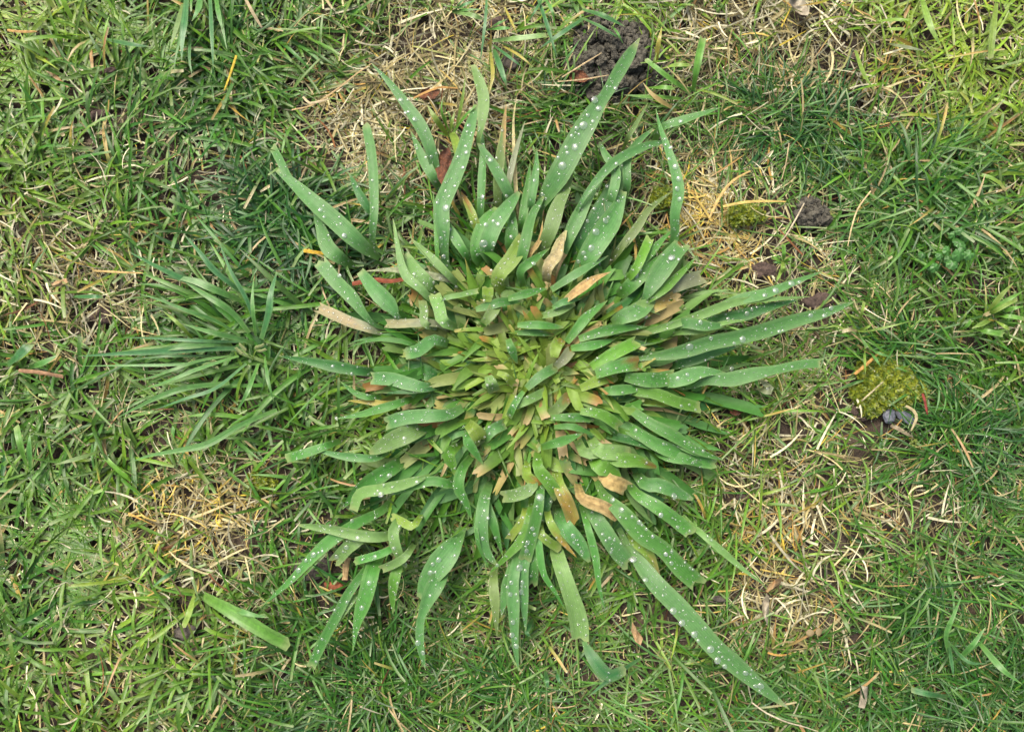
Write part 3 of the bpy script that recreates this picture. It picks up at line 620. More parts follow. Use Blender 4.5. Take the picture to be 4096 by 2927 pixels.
def underblades(n, seed):
    global rng
    rng = np.random.default_rng(seed); ang = rng.uniform(-np.pi, np.pi, n); r = rng.uniform(.6, 1.12, n)
    P0 = p2w(2150 + np.cos(ang) * r * 560, 1500 + np.sin(ang) * r * 490, rng.uniform(.004, .009, n)); S = 10
    a0 = np.arctan2(-np.sin(ang), np.cos(ang)) + rng.normal(0, .45, n); L = rng.uniform(.018, .042, n); w = rng.uniform(.0025, .0068, n)
    P, side, t = wild(P0, L, np.radians(rng.uniform(8, 38, n)), np.radians(rng.uniform(-22, 6, n)), a0, rng.normal(0, .35, n), S, rng.normal(0, .3, n), rng.normal(0, .5, n))
    cut = rng.random(n) < .5
    hw = w[:, None] / 2 * np.where(cut[:, None], np.clip(.6 + t, 0, 1), np.clip((1.02 - t) * 2, .03, 1) * np.clip(.6 + t, 0, 1))
    c = np.stack([PAL[k] for k in pick(n, ['mid', 'blue', 'bright', 'dark', 'pale', 'dull'], [5, 4, 2, 3, 1.5, 1.5])]) * rng.uniform(.75, 1.1, (n, 1))
    c = np.where((rng.random(n) < .07)[:, None], TANC, c)
    o = link('low_leaves', ribbons('low_leaves', P, side, hw, np.repeat(c[:, None], S, 1), 5, .2, rng.uniform(-1, 1, (n, 5)) * w[:, None] * .3 * cut[:, None]), M_BROAD, clump); o['kind'] = 'stuff'
underblades(190, 41)
rng = np.random.default_rng(21)

# ------------------------------------------------------------------ tufts and shoots in the lawn
def tuft(name, label, cat, base, f, blades, group=None, z0=.004, z1=.016, arch=.006, mat=None):
    e = empty(name, p2w(*base, 0.0), label, cat, group)
    s = f([(1, 0)])[0][0] - f([(0, 0)])[0][0]
    for b in blades:
        pts, w, col = b[:3]; kw = dict(b[3]) if len(b) > 3 else {}
        kw = {**dict(z0=z0 + .004, z1=z1 + .003, arch=arch, keep=False, K=3), **kw}
        hero(e, f(pts)[::-1], w * s, col=col, mat=kw.pop('mat', mat or M_GRASS), name='blade', **kw)
    return e

seed_t = tuft('seeding_grass_tuft', 'meadow grass tuft fanning long thin blades, with pale green flower spikes', 'grass tuft', (1020, 1390), fL, [
    ([(510, 852), (700, 840), (950, 825), (1350, 803), (1600, 800)], 44, 'teal'), ([(955, 822), (1100, 800), (1265, 778), (1500, 770)], 49, 'mid'),
    ([(515, 915), (800, 912), (1100, 908), (1500, 880)], 20, 'mid'), ([(800, 730), (1000, 735), (1300, 752), (1580, 760)], 23, 'teal'),
    ([(880, 440), (1050, 490), (1200, 550), (1400, 620), (1560, 720)], 26, 'mid'), ([(1060, 330), (1250, 360), (1400, 420), (1560, 490)], 52, 'mid'),
    ([(760, 1252), (900, 1180), (1020, 1120), (1200, 1060), (1490, 1025)], 41, 'mid'), ([(835, 1545), (960, 1500), (1150, 1465), (1350, 1420), (1560, 1300), (1800, 1200)], 44, 'mid'),
    ([(830, 170), (1050, 285), (1250, 375), (1450, 450)], 41, 'teal'), ([(1195, 60), (1300, 180), (1400, 300), (1560, 430)], 41, 'teal'),
    ([(780, 890), (900, 870), (1100, 852), (1400, 850)], 18, 'dark'), ([(820, 1010), (960, 995), (1120, 940), (1300, 880), (1500, 850)], 23, 'mid'),
    ([(1180, 640), (1350, 690), (1560, 740), (1650, 770)], 39, 'mid'), ([(1060, 560), (1160, 640), (1250, 735)], 28, 'lime'),
    ([(900, 1080), (1100, 1010), (1300, 930), (1550, 850)], 28, 'mid'), ([(1000, 1200), (1200, 1130), (1400, 1060), (1600, 900)], 26, 'teal'),
    ([(1150, 330), (1300, 430), (1500, 560), (1620, 700)], 44, 'mid'), ([(1420, 100), (1500, 300), (1600, 480), (1680, 700)], 33, 'teal'),
    ([(1650, 330), (1640, 500), (1660, 720)], 28, 'mid'), ([(1800, 300), (1760, 450), (1750, 560), (1700, 740)], 52, 'teal'),
    ([(1530, 1220), (1600, 1100), (1680, 900)], 31, 'mid'), ([(1780, 1150), (1740, 1000), (1720, 850)], 26, 'mid')], z0=.010, z1=.018, arch=.008)
def comb(parent, base, n, az, L, w, h, jit, name='thin_blades'):
    b = p2w(*base, .004); P0 = np.tile(b, (n, 1)); P0[:, :2] += rng.normal(0, jit, (n, 2))
    P, side, t = wild(P0, rng.uniform(*L, n), np.radians(rng.uniform(22, 42, n)), np.radians(rng.uniform(-22, -4, n)), rng.normal(az[0], az[1], n), rng.normal(0, .3, n), 12, rng.normal(0, .3, n), rng.normal(0, .4, n))
    hw = w * rng.uniform(.5, 1.2, n)[:, None] / 2 * np.clip((1.03 - t) * 2.5, .05, 1)
    o = link(name, ribbons(name, P, side, hw, np.repeat(green_colours(np.full(n, h, float))[:, None] * 1.15, 12, 1), 3, .3), M_GRASS, parent); o['kind'] = 'stuff'
comb(seed_t, (1030, 1370), 62, (3.05, .6), (.03, .065), .0024, 3.2, .022)
def spike(parent, pts, f):
    q = spline(f(pts)[::-1], 12); P = p2w(q[:, 0], q[:, 1], 0.019 + 0 * q[:, 0]); V, F, cl = [], [], []
    for i in range(12):
        for s in (-1, 1):
            d = P[min(i + 1, 11)] - P[max(i - 1, 0)]; d /= np.linalg.norm(d); h = np.array([-d[1], d[0], 0])
            if i < 7: break
            L = 0.0028; c = P[i] + h * s * 0.0006; ax = d * .85 + h * s * .5
            b = len(V); n = np.cross(ax, [0, 0, 1])
            V += [c, c + ax * L * .5 + n * .0009, c + ax * L, c + ax * L * .5 - n * .0009, c + ax * L * .5 + np.array([0, 0, .0009])]
            F += [[b, b + 1, b + 4, b + 4], [b + 1, b + 2, b + 4, b + 4], [b + 2, b + 3, b + 4, b + 4], [b + 3, b, b + 4, b + 4]]
            cl += [C(176, 190, 130)] * 5
    tri = np.array([f_[:3] for f_ in F])
    o = link('flower_spike', mesh_np('flower_spike', np.array(V), tri, np.array(cl), np.zeros((len(V), 3)), False), M_GRASS, parent)
    hero(o, f(pts)[::-1], 5, z0=.012, z1=.019, col='lime', keep=False, K=3, mat=M_GRASS, name='stalk')
spike(seed_t, [(1195, 835), (1250, 880), (1300, 930), (1345, 1010)], fL)
spike(seed_t, [(1400, 905), (1340, 895), (1300, 930), (1335, 1000)], fL)
spike(seed_t, [(1560, 800), (1600, 835), (1660, 870)], fL)
spike(seed_t, [(1700, 800), (1660, 820), (1640, 880)], fL)

tuft('broad_grass_tuft', 'tuft of broad blue-green blades with water beads, beside a stiff pale stalk', 'grass tuft', (770, -20), fS3, [
    ([(1180, 400), (1185, 250), (1200, 120), (1215, -40)], 46, 'teal'), ([(1385, 450), (1378, 280), (1368, 60), (1360, -60)], 32, 'teal'),
    ([(1245, 140), (1290, 60), (1300, -40)], 44, 'blue'), ([(1450, 210), (1420, 90), (1400, -40)], 36, 'mid'), ([(1100, 330), (1140, 200), (1190, 20)], 34, 'dull'),
    ([(1475, 330), (1440, 150), (1420, -20)], 24, 'mid'), ([(1130, 480), (1140, 380), (1180, 200), (1210, 20)], 22, 'mid'), ([(1250, 500), (1230, 380), (1240, 200)], 22, 'dark'),
    ([(980, 305), (850, 290), (680, 255)], 40, 'teal')])
tuft('grass_shoot', 'branching grass runner with a thick pale jointed stem above the moss', 'grass shoot', (3440, 1320), fV, [
    ([(480, 670), (560, 655), (620, 680), (700, 690)], 18, 'lime'), ([(760, 800), (725, 740), (700, 690)], 26, 'pale', dict(tip='c')), ([(920, 860), (830, 830), (760, 790)], 22, 'mid'),
    ([(850, 920), (810, 860), (765, 800)], 24, 'mid'), ([(750, 970), (745, 880), (745, 780)], 20, 'lime'), ([(1055, 622), (900, 660), (760, 690), (700, 690)], 16, 'lime'),
    ([(740, 500), (725, 570), (710, 650)], 24, 'lime', dict(tip='c')), ([(800, 630), (770, 660), (690, 690)], 20, 'lime'), ([(560, 590), (600, 640), (640, 685)], 18, 'lime'),
    ([(600, 690), (650, 680), (700, 690)], 26, 'straw', dict(tip='c')), ([(640, 580), (690, 600), (730, 610)], 18, 'lime')])
tuft('grass_shoot', 'lime green shoot of wide upward blades with white base near round-leaved weed', 'grass shoot', (3935, 1270), fW, [
    ([(1095, 895), (980, 1010), (860, 1160), (780, 1250)], 60, 'lime'), ([(1207, 980), (1050, 1070), (900, 1170), (790, 1250)], 60, 'bright'),
    ([(1135, 1070), (1000, 1140), (880, 1210), (780, 1250)], 50, 'lime', dict(tip='c')), ([(1207, 1150), (1050, 1180), (920, 1220)], 56, 'bright'),
    ([(1207, 1290), (1050, 1260), (880, 1270)], 50, 'bright', dict(tip='c')), ([(1050, 1400), (950, 1340), (870, 1290)], 40, 'lime', dict(tip='c')),
    ([(990, 1460), (850, 1430), (640, 1400)], 60, 'bright', dict(tip='c')), ([(640, 1390), (750, 1340), (880, 1270)], 60, 'lime'),
    ([(445, 1095), (460, 1230), (480, 1390)], 40, 'lime'), ([(590, 1200), (540, 1310), (490, 1390)], 40, 'lime'), ([(640, 1300), (570, 1380), (500, 1400)], 44, 'bright', dict(tip='c')),
    ([(840, 1220), (780, 1250), (720, 1310)], 44, 'straw', dict(tip='c'))])
tuft('grass_shoot', 'small bright star-shaped shoot with one upright wide blade on straw', 'grass shoot', (3130, 1040), fC, [
    ([(1030, 125), (1030, 180), (1028, 240)], 30, 'bright', dict(tip='c')), ([(1030, 310), (1025, 270), (1025, 230)], 30, 'lime', dict(tip='c')), ([(945, 195), (990, 220), (1025, 245)], 22, 'bright'),
    ([(1095, 205), (1060, 225), (1030, 245)], 22, 'bright'), ([(970, 390), (1000, 330), (1025, 260)], 22, 'lime'), ([(960, 240), (1000, 245), (1030, 250)], 16, 'mid')], z0=.012, z1=.02)
tuft('grass_shoot', 'bright green forked shoot beside the crumpled brown leaf', 'grass shoot', (1790, 560), fA, [
    ([(1150, 520), (1200, 600), (1280, 720)], 40, 'lime'), ([(1250, 470), (1245, 560), (1290, 690)], 20, 'bright'), ([(1330, 560), (1310, 640), (1295, 720)], 26, 'lime'),
    ([(1400, 330), (1380, 480), (1340, 680)], 24, 'lime'), ([(1345, 860), (1335, 760), (1310, 700)], 60, 'lime', dict(tip='l')), ([(1200, 690), (1250, 710), (1300, 730)], 16, 'bright'),
    ([(1480, 510), (1400, 590), (1320, 700)], 22, 'bright')], z1=.02)
tuft('grass_tuft', 'flat rosette of broad blades with one yellow blade, on straw beside bare soil', 'grass tuft', (1965, 165), fU, [
    ([(1565, 322), (1300, 350), (1070, 372)], 52, 'pale', dict(tip='c')), ([(1350, 622), (1220, 520), (1075, 410)], 32, 'teal'), ([(1195, 780), (1130, 590), (1080, 450)], 56, 'teal', dict(tip='l')),
    ([(1035, 868), (1070, 680), (1050, 480)], 40, 'yellow'), ([(955, 580), (985, 350), (1010, 100), (1015, -60)], 32, 'teal', dict(z0=.02, z1=.02)), ([(1240, 258), (1130, 260), (1015, 275)], 40, 'mid', dict(tip='l')),
    ([(1205, 175), (1110, 220), (1030, 270)], 32, 'mid'), ([(1440, 610), (1300, 500), (1160, 420)], 28, 'yellow'), ([(1300, 330), (1230, 180), (1180, 70)], 26, 'yellow')])
tuft('grass_tuft', 'spray of blue-green blades springing out above loose straw and a dead leaf scrap', 'grass tuft', (1805, 45), fU, [
    ([(985, 180), (850, 130), (700, 105)], 50, 'pale', dict(tip='l')), ([(990, 88), (850, 90), (700, 105)], 22, 'mid'), ([(920, 0), (800, 50), (700, 100)], 34, 'teal'), ([(710, -30), (700, 40), (690, 100)], 36, 'lime', dict(tip='c')),
    ([(840, -30), (760, 40), (700, 100)], 24, 'teal')])
tuft('grass_tuft', 'crossed blue-green blades leaning over the crumbly soil heap', 'grass tuft', (2330, 75), fU, [
    ([(1490, 445), (1700, 300), (1900, 165)], 46, 'teal'), ([(2240, 360), (2060, 250), (1880, 165)], 36, 'dark'), ([(2273, 245), (2080, 150), (1880, 90)], 60, 'dark'), ([(1660, 540), (1560, 220), (1470, -40)], 42, 'teal'),
    ([(1395, 195), (1470, 80), (1530, -20)], 28, 'teal'), ([(1640, 190), (1600, 80), (1540, -20)], 34, 'mid'), ([(2260, 405), (2190, 280), (2150, 240)], 24, 'mid'), ([(1870, 350), (1780, 480), (1690, 600)], 18, 'mid')], z0=.014, z1=.018)
tuft('grass_tuft', 'bright green blades with one yellow blade standing next to the crumbly soil heap', 'grass tuft', (2770, 330), fB, [
    ([(1478, 85), (1440, 270), (1412, 430)], 52, 'bright', dict(tip='c')), ([(1215, 10), (1190, 130), (1175, 250)], 34, 'yellow'), ([(1400, 262), (1300, 262), (1200, 290)], 26, 'lime', dict(tip='c')),
    ([(1110, 225), (1230, 320), (1400, 445)], 36, 'bright', dict(tip='c')), ([(1180, 180), (1160, 250), (1140, 310)], 20, 'lime'), ([(1290, 410), (1200, 405), (1120, 410)], 30, 'bright', dict(tip='c')),
    ([(965, 455), (1080, 465), (1200, 470), (1340, 480)], 34, 'bright'), ([(1090, 375), (1160, 460), (1310, 560)], 34, 'tan', dict(mat=None))])
tuft('grass_tuft', 'long lime green blades above straw, one carrying a row of beads', 'grass tuft', (3700, 20), fR, [
    ([(1572, 315), (1500, 180), (1440, 0), (1420, -60)], 44, 'lime'), ([(1882, 385), (1900, 200), (1925, 20)], 46, 'lime', dict(tip='c')), ([(1460, 330), (1350, 310), (1225, 285)], 30, 'grey'),
    ([(1330, 190), (1240, 190), (1155, 195)], 24, 'lime', dict(tip='c')), ([(1140, 600), (1060, 480), (1010, 330)], 34, 'lime'), ([(1400, 130), (1260, 130), (1150, 140)], 26, 'lime'),
    ([(1700, 600), (1600, 600), (1480, 640)], 20, 'lime'), ([(1990, 640), (1880, 720), (1780, 800)], 14, 'straw')])
tuft('grass_tuft', 'very wide flat bright blade with a narrow one, lying by a grey stone flake', 'grass tuft', (790, 2370), fQ, [
    ([(1815, 1062), (1700, 1000), (1500, 880), (1290, 760)], 92, 'bright', dict(tip='c', z1=.018)), ([(1160, 960), (1200, 860), (1230, 740)], 40, 'lime', dict(tip='c')), ([(1700, 900), (1550, 870), (1400, 800)], 36, 'mid'),
    ([(1060, 600), (1130, 590), (1140, 590)], 24, 'teal'), ([(960, 710), (1050, 640), (1140, 590)], 24, 'teal')])
tuft('grass_tuft', 'scattered wide blades and paler stubs beyond the tips of the seeding tuft', 'grass tuft', (40, 1480), fL, [
    ([(195, 775), (120, 850), (50, 910)], 60, 'teal', dict(tip='c')), ([(375, 845), (290, 890), (190, 925)], 44, 'mid'), ([(665, 465), (570, 465), (475, 465)], 26, 'teal', dict(tip='c')),
    ([(110, 1310), (140, 1450), (180, 1570)], 44, 'bright', dict(tip='c')), ([(195, 1350), (190, 1450), (200, 1580)], 36, 'mid'), ([(340, 1560), (560, 1500), (655, 1465)], 30, 'dull')])
tuft('grass_tuft', 'blunt bluish blade curling over at the tip of a cut wide blade', 'grass tuft', (2330, 2565), fG, [
    ([(1292, 1425), (1200, 1462), (1100, 1365), (1028, 1238)], 84, 'teal', dict(tip='c', keep=True, z0=.02, z1=.022, prof=[.3, .8, 1, .95, .8], mat=M_BROAD)), ([(1060, 1600), (1180, 1500), (1290, 1420), (1400, 1350)], 34, 'teal'),
    ([(690, 1215), (660, 1180), (700, 1100)], 40, 'teal'), ([(800, 1550), (790, 1480), (780, 1430)], 30, 'teal'), ([(880, 1520), (860, 1470), (845, 1430)], 26, 'teal')])
tuft('grass_tuft', 'bluish blades criss-crossing low in the plain mown part', 'grass tuft', (3830, 2620), T(3000, 1900, .6325), [
    ([(1020, 1355), (1120, 1380), (1250, 1400)], 36, 'teal', dict(tip='c')), ([(1340, 760), (1290, 880), (1240, 1010), (1260, 1150)], 30, 'mid'), ([(1500, 1190), (1380, 1180), (1260, 1060)], 24, 'teal'),
    ([(1490, 960), (1400, 1080), (1300, 1180)], 36, 'mid'), ([(1290, 1280), (1270, 1150), (1260, 1060)], 28, 'teal'), ([(1720, 1320), (1600, 1230), (1450, 1060)], 40, 'mid'), ([(640, 1010), (600, 920), (560, 860)], 26, 'dull')])

# fine-leaved tufts: blades too thin to pick apart, one mesh each
def fine_tuft(label, px, py, n, R, h, w=.0009, squash=1.0, bias=None, name='fescue_tuft'):
    b = p2w(px, py, 0.002); P0 = np.tile(b, (n, 1)); P0[:, :2] += rng.normal(0, R * .34, (n, 2))
    ang = np.arctan2(P0[:, 1] - b[1], P0[:, 0] - b[0]) + rng.normal(0, .9, n) if bias is None else rng.normal(bias[0], bias[1], n)
    L = R * rng.uniform(.5, 1.0, n); S = 8
    P, side, t = wild(P0, L, np.radians(rng.uniform(20, 62, n)), np.radians(rng.uniform(-45, 8, n)), ang, rng.normal(0, .45, n), S, rng.normal(0, .3, n), rng.normal(0, .4, n))
    col = np.repeat(green_colours(np.full(n, h, float))[:, None], S, 1)
    dead = rng.random(n) < .07; col = np.where(dead[:, None, None], C(206, 186, 132), col)
    hw = w * rng.uniform(.6, 1.2, n)[:, None] / 2 * np.clip((1.03 - t) * 3, .05, 1)
    e = link(name, ribbons(name, P, side, hw, col, 3, .3), M_GRASS); return tag(e, label, 'grass tuft')
fine_tuft('dark fine-leaved tuft between the soil heap and the broadest clump blade', 2230, 450, 130, .026, 2.5)
fine_tuft('small yellow-green bristle tuft with straw, close by the soil heap and leaf scrap', 2130, 315, 46, .022, 7, bias=(.8, .7))
fine_tuft('wide dark green fine tuft spreading above the gold straw patch', 3090, 470, 170, .032, 1.5)
fine_tuft('bluish fine tuft between dark wide tuft and small dark crumb heap', 3330, 520, 150, .03, 1.0)
fine_tuft('lush combed tuft of long green blades, largest near the round-leaved weed', 3700, 800, 260, .046, 2.5, w=.0014, bias=(.0, 1.1))
fine_tuft('dark wispy tuft rooted just above the moss cushion', 3616, 1423, 150, .03, 2.0)
fine_tuft('spidery open tuft on bare soil below the round-leaved weed', 3862, 1079, 80, .03, 3.5, w=.0010)
fine_tuft('dark tangled tuft beside the dark red stalk scrap', 3850, 1740, 150, .034, 1.5)
fine_tuft('dense dark tuft with combed blades in the plain mown part', 3700, 2430, 170, .032, 1.5, bias=(-2.6, 1.0))
fine_tuft('deep green rounded tuft beyond the crossing bluish blades', 3950, 2790, 170, .036, 2.0)
fine_tuft('fine dark tuft growing below the split-tipped hanging blade', 1500, 2750, 170, .034, 2.0)
fine_tuft('fine tuft in the plain lawn under the hanging clump blades', 2060, 2780, 150, .03, 2.5)
fine_tuft('dark bluish tuft under the two crossing blades beside the straw hollow', 1120, 880, 170, .036, .5, w=.0015)
fine_tuft('dark blue-green tuft beside the long slanting clump blade', 1300, 1010, 120, .03, .5, w=.0015)
fine_tuft('green tuft with combed blades under the stiff pale stalk', 930, 220, 140, .032, 2.0, w=.0015)

n = 120; ang = rng.uniform(-np.pi, np.pi, n); r = rng.uniform(.35, 1.25, n)
P0 = p2w(2150 + np.cos(ang) * r * 560, 1500 + np.sin(ang) * r * 490, .010 + 0 * r)
P, side, t = wild(P0, rng.uniform(.02, .048, n), np.radians(rng.uniform(25, 55, n)), np.radians(rng.uniform(-30, 5, n)), rng.uniform(-np.pi, np.pi, n), rng.normal(0, .4, n), 10, rng.normal(0, .3, n), rng.normal(0, .4, n))
o = link('stray_grass', ribbons('stray_grass', P, side, rng.uniform(.0004, .001, n)[:, None] / 1.6 * np.clip((1.03 - t) * 3, .05, 1), np.repeat(green_colours(np.full(n, 3.5))[:, None], 10, 1), 3, .3), M_GRASS)
tag(o, 'thin stray lawn blades growing up through the coarse clump', 'grass', kind='stuff')

# ------------------------------------------------------------------ weeds, moss
def disc_leaf(parent, px, py, rpx, z, mat, colr, lobes=9, name='leaf'):
    n = 22; a = np.linspace(0, 2 * np.pi, n, endpoint=False); r = rpx * MPP * (1 + .08 * np.cos(a * lobes)) * (1 - .25 * np.exp(-((a - np.pi) / .3) ** 2))
    th = rng.uniform(0, 6.28); tx, ty = rng.normal(0, .3, 2); c = p2w(px, py, z)
    V = [c]; B = [(0, 0, .5)]
    for k in (.5, 1.0):
        x = np.cos(a) * r * k; y = np.sin(a) * r * k; zz = -.0014 * k * k + .0003 * np.cos(a * 5)
        for X, Y, Z in zip(x, y, zz):
            u, v = X * math.cos(th) - Y * math.sin(th), X * math.sin(th) + Y * math.cos(th); V.append(c + np.array([u, v, Z + u * tx + v * ty])); B.append((X / max(r), Y / max(r), .5))
    F = [[0, 1 + i, 1 + (i + 1) % n] for i in range(n)]
    for i in range(n):
        j = (i + 1) % n; F += [[1 + i, 1 + n + i, 1 + n + j], [1 + i, 1 + n + j, 1 + j]]
    link(name, mesh_np(name, np.array(V), np.array(F), np.tile(colr * rng.uniform(.8, 1.15), (len(V), 1)), np.array(B)), mat, parent)
M_ROUND = leaf_mat('round_leaf', rough=.45, trans=.2, vein=.22, mottle=.2, bump=.3, veins=8)
w_ = empty('speedwell_plant', p2w(3830, 980, 0), 'low weed with small round scalloped green leaves among dark grass', 'weed')
for x, y, r in [(620, 590, 22), (305, 605, 17), (385, 550, 22), (510, 590, 26), (510, 460, 24), (590, 395, 20), (525, 330, 19), (440, 690, 24), (250, 730, 20), (115, 590, 16), (560, 520, 20), (205, 720, 17), (450, 380, 16), (400, 640, 18)]:
    q = fW([(x, y)])[0]; disc_leaf(w_, q[0], q[1], r * .95, rng.uniform(.014, .02), M_ROUND, C(84, 142, 66))
for k, (x, y, lab) in enumerate([(1497, 285, 'tiny clover seedling on the soil beside a broad pale blade'), (1680, 445, 'tiny clover seedling at the edge of the crumbly soil heap'), (2065, 75, 'tiny clover seedling under blue-green blades above the soil heap')]):
    q = fU([(x, y)])[0]; e = empty('clover_seedling', p2w(*q, 0), lab, 'seedling', 'clover seedlings near the soil heap')
    for a in (0, 2.1, 4.2): disc_leaf(e, q[0] + 10 * math.cos(a), q[1] + 10 * math.sin(a), 9, .009, M_ROUND, C(110, 150, 66), 3)
e = empty('clover_seedling', p2w(3662, 1775, 0), 'tiny clover seedling near the two slate pebbles', 'seedling')
for a in (0, 1.3, 2.5, 3.8, 5): disc_leaf(e, 3662 + 12 * math.cos(a), 1775 + 12 * math.sin(a), 8, .008, M_ROUND, C(140, 160, 76), 3)
e = empty('clover_seedling', p2w(2876, 22, 0), 'bright clover seedling beside pale straw', 'seedling')
for a in (0, 1.6, 3.1, 4.7): disc_leaf(e, 2876 + 14 * math.cos(a), 22 + 14 * math.sin(a), 10, .01, M_ROUND, C(120, 164, 76), 3)

def moss(px, py, rx, ry, n, label):
    a = rng.uniform(-np.pi, np.pi, n); r = np.sqrt(rng.random(n)); ed = 1 + .18 * np.sin(a * 3 + 1) + .1 * np.sin(a * 7)
    x = px + np.cos(a) * r * rx * ed; y = py + np.sin(a) * r * ry * ed; h = .006 * np.sqrt(np.clip(1 - r ** 2, 0, 1)) + .003 + .002 * np.sin(x * .13) * np.sin(y * .11)
    P0 = p2w(x, y, h); m = 5; N = n * m
    P0 = np.repeat(P0, m, 0); L = rng.uniform(.0012, .0030, N)
    P, side, t = wild(P0, L, np.radians(rng.uniform(10, 80, N)), np.radians(rng.uniform(-20, 60, N)), rng.uniform(-np.pi, np.pi, N), np.zeros(N), 3)
    base = np.repeat((rng.random(n) < .5), m); c = np.where(base[:, None], C(158, 172, 44), C(120, 146, 48)) * rng.uniform(.6, 1.25, (N, 1))
    hw = rng.uniform(.0003, .0007, N)[:, None] * np.array([[.8, 1, .1]])
    o = link('moss_cushion', ribbons('moss_cushion', P, side, hw, np.repeat(c[:, None], 3, 1), 2, 0), M_GRASS)
    # the soil body of the cushion
    tag(o, label, 'moss'); return o
moss(3540, 1545, 135, 110, 2600, 'yellow-green moss cushion above two slate pebbles')
moss(2980, 860, 70, 40, 500, 'small olive moss patch in the gold straw')
moss(2660, 790, 60, 40, 420, 'small olive moss patch on bare soil beside a curved clump blade')
moss(1040, 1930, 60, 40, 420, 'small olive moss patch under the tip of a wide pale clump blade')

# ------------------------------------------------------------------ soil heaps, stones, dead leaves, stalks
def lump(seed, sub=2, rough=.35, flat=1.0):
    bm = bmesh.new(); bmesh.ops.create_icosphere(bm, subdivisions=sub, radius=1.0); o = Vector((seed * 7.3, seed * 3.1, seed * 1.7))
    for v in bm.verts:
        d = noise.noise(v.co * 1.3 + o) * rough + noise.noise(v.co * 3.1 + o) * rough * .45; v.co *= 1 + d; v.co.z *= flat
    me = bpy.data.meshes.new('lump'); bm.to_mesh(me); bm.free(); return me
crumbs = [lump(i, 2, .55) for i in range(8)]
for m_ in crumbs: m_.materials.append(M_CRUMB)
def arr(me):
    V = np.empty(len(me.vertices) * 3); me.vertices.foreach_get('co', V); F = np.array([p.vertices[:] for p in me.polygons]); return V.reshape(-1, 3), F
CR = [arr(m_) for m_ in crumbs]
def heap(px, py, rx, ry, n_obj, n_all, hgt, label, shape=None):
    e = empty('soil_heap', p2w(px, py, 0), label, 'soil heap'); VV, FF, off = [], [], 0
    cand = []
    while len(cand) < n_all:
        a = rng.uniform(-np.pi, np.pi); r = math.sqrt(rng.random()) * (1 + .14 * math.sin(3 * a + 1) + .1 * math.sin(5 * a))
        lumpy = .6 + .5 * math.sin(a * 4 + r * 9) * math.sin(r * 7 + 1)
        cand.append((px + math.cos(a) * r * rx, py + math.sin(a) * r * ry, max(0, 1 - r ** 2) * hgt * lumpy, abs(rng.normal(0, 1)) ** 1.4 * .0006 + .0006))
    cand.sort(key=lambda c: -c[3])
    for i, (x, y, h, s) in enumerate(cand):
        k = int(rng.integers(8)); p = p2w(x, y, h + rng.uniform(0, .004)); eu = rng.uniform(0, 6.28, 3); sx = s * rng.uniform(.75, 1.3, 3)
        if i < n_obj:
            o = bpy.data.objects.new('soil_crumb', crumbs[k]); COL.objects.link(o); o.parent = e; o.matrix_parent_inverse = Matrix.Translation(e.location).inverted()
            o.location = p; o.rotation_euler = eu; o.scale = sx
        else:
            R = np.array(Matrix.Rotation(eu[0], 3, 'X') @ Matrix.Rotation(eu[2], 3, 'Z')); V, F = CR[k]
            VV.append((V * sx) @ R.T + p); FF.append(F + off); off += len(V)
    # body under the crumbs
    n = 28; a = np.linspace(0, 2 * np.pi, n, endpoint=False); rings = []
    for q in np.linspace(0, 1.12, 9):
        P = p2w(px + np.cos(a) * rx * q * (1 + .1 * np.sin(3 * a)), py + np.sin(a) * ry * q * (1 + .1 * np.sin(3 * a)), 0 * a); P[:, 2] = max(0, 1 - q * q) * hgt * .75 - .004 + rng.uniform(0, .002, n); rings.append(P)
    V = np.concatenate(rings); ii = np.arange(9 * n).reshape(9, n); F = np.stack([ii[:-1], np.roll(ii, -1, 1)[:-1], np.roll(ii, -1, 1)[1:], ii[1:]], -1).reshape(-1, 4)
    link('soil_core', mesh_np('soil_core', V, F), M_CRUMB, e)
    if VV:
        o = link('fine_crumbs', mesh_np('fine_crumbs', np.concatenate(VV), np.concatenate(FF)), M_CRUMB, e); o['kind'] = 'stuff'
heap(2450, 240, 195, 165, 270, 2300, .011, 'dark grey heap of crumbly soil behind the broadest clump blade')
heap(3245, 852, 66, 56, 60, 380, .003, 'small dark crumbly soil heap in straw below fine dark tufts')

def pebble(px, py, rx, ry, label, mat, ang=0, z=.004, flat=.55, seed=1, rough=.3, name='pebble', cat='pebble'):
    me = lump(seed, 4, rough * 1.5 if mat.name == 'clod' else rough, 1.0); me.materials.append(mat)
    for p in me.polygons: p.use_smooth = True
    o = bpy.data.objects.new(name, me); COL.objects.link(o); o.location = p2w(px, py, z - (.0025 if mat.name == 'clod' else 0)); o.rotation_euler = (rng.uniform(-.2, .2), rng.uniform(-.2, .2), ang)
    o.scale = (rx * MPP, ry * MPP, min(rx, ry) * MPP * flat); return tag(o, label, cat)
M_SLATE = rough_mat('slate', C(86, 92, 104), C(132, 138, 148), 300, .6, .4, .0006, spec=.5)
M_CLOD = rough_mat('clod', C(66, 54, 48), C(136, 116, 104), 330, .9, 1.0, .002)
M_TERRA = rough_mat('terracotta', C(120, 66, 42), C(170, 104, 70), 300, .85, .5, .0006)
M_BARK = rough_mat('bark', C(64, 58, 54), C(124, 116, 104), 350, .8, .9, .001)
pebble(3558, 1664, 26, 27, 'pointed blue-grey slate pebble touching the moss', M_SLATE, .3, .006, seed=3)
pebble(3622, 1670, 38, 20, 'longer grey slate pebble with moss on its edge', M_SLATE, -.6, .005, seed=5)
pebble(3417, 1582, 17, 20, 'small brown stone beside the moss cushion', M_CLOD, 0, .007, seed=6)
pebble(3425, 1640, 24, 16, 'purplish brown clod below the small brown stone', M_CLOD, .5, .004, seed=7)
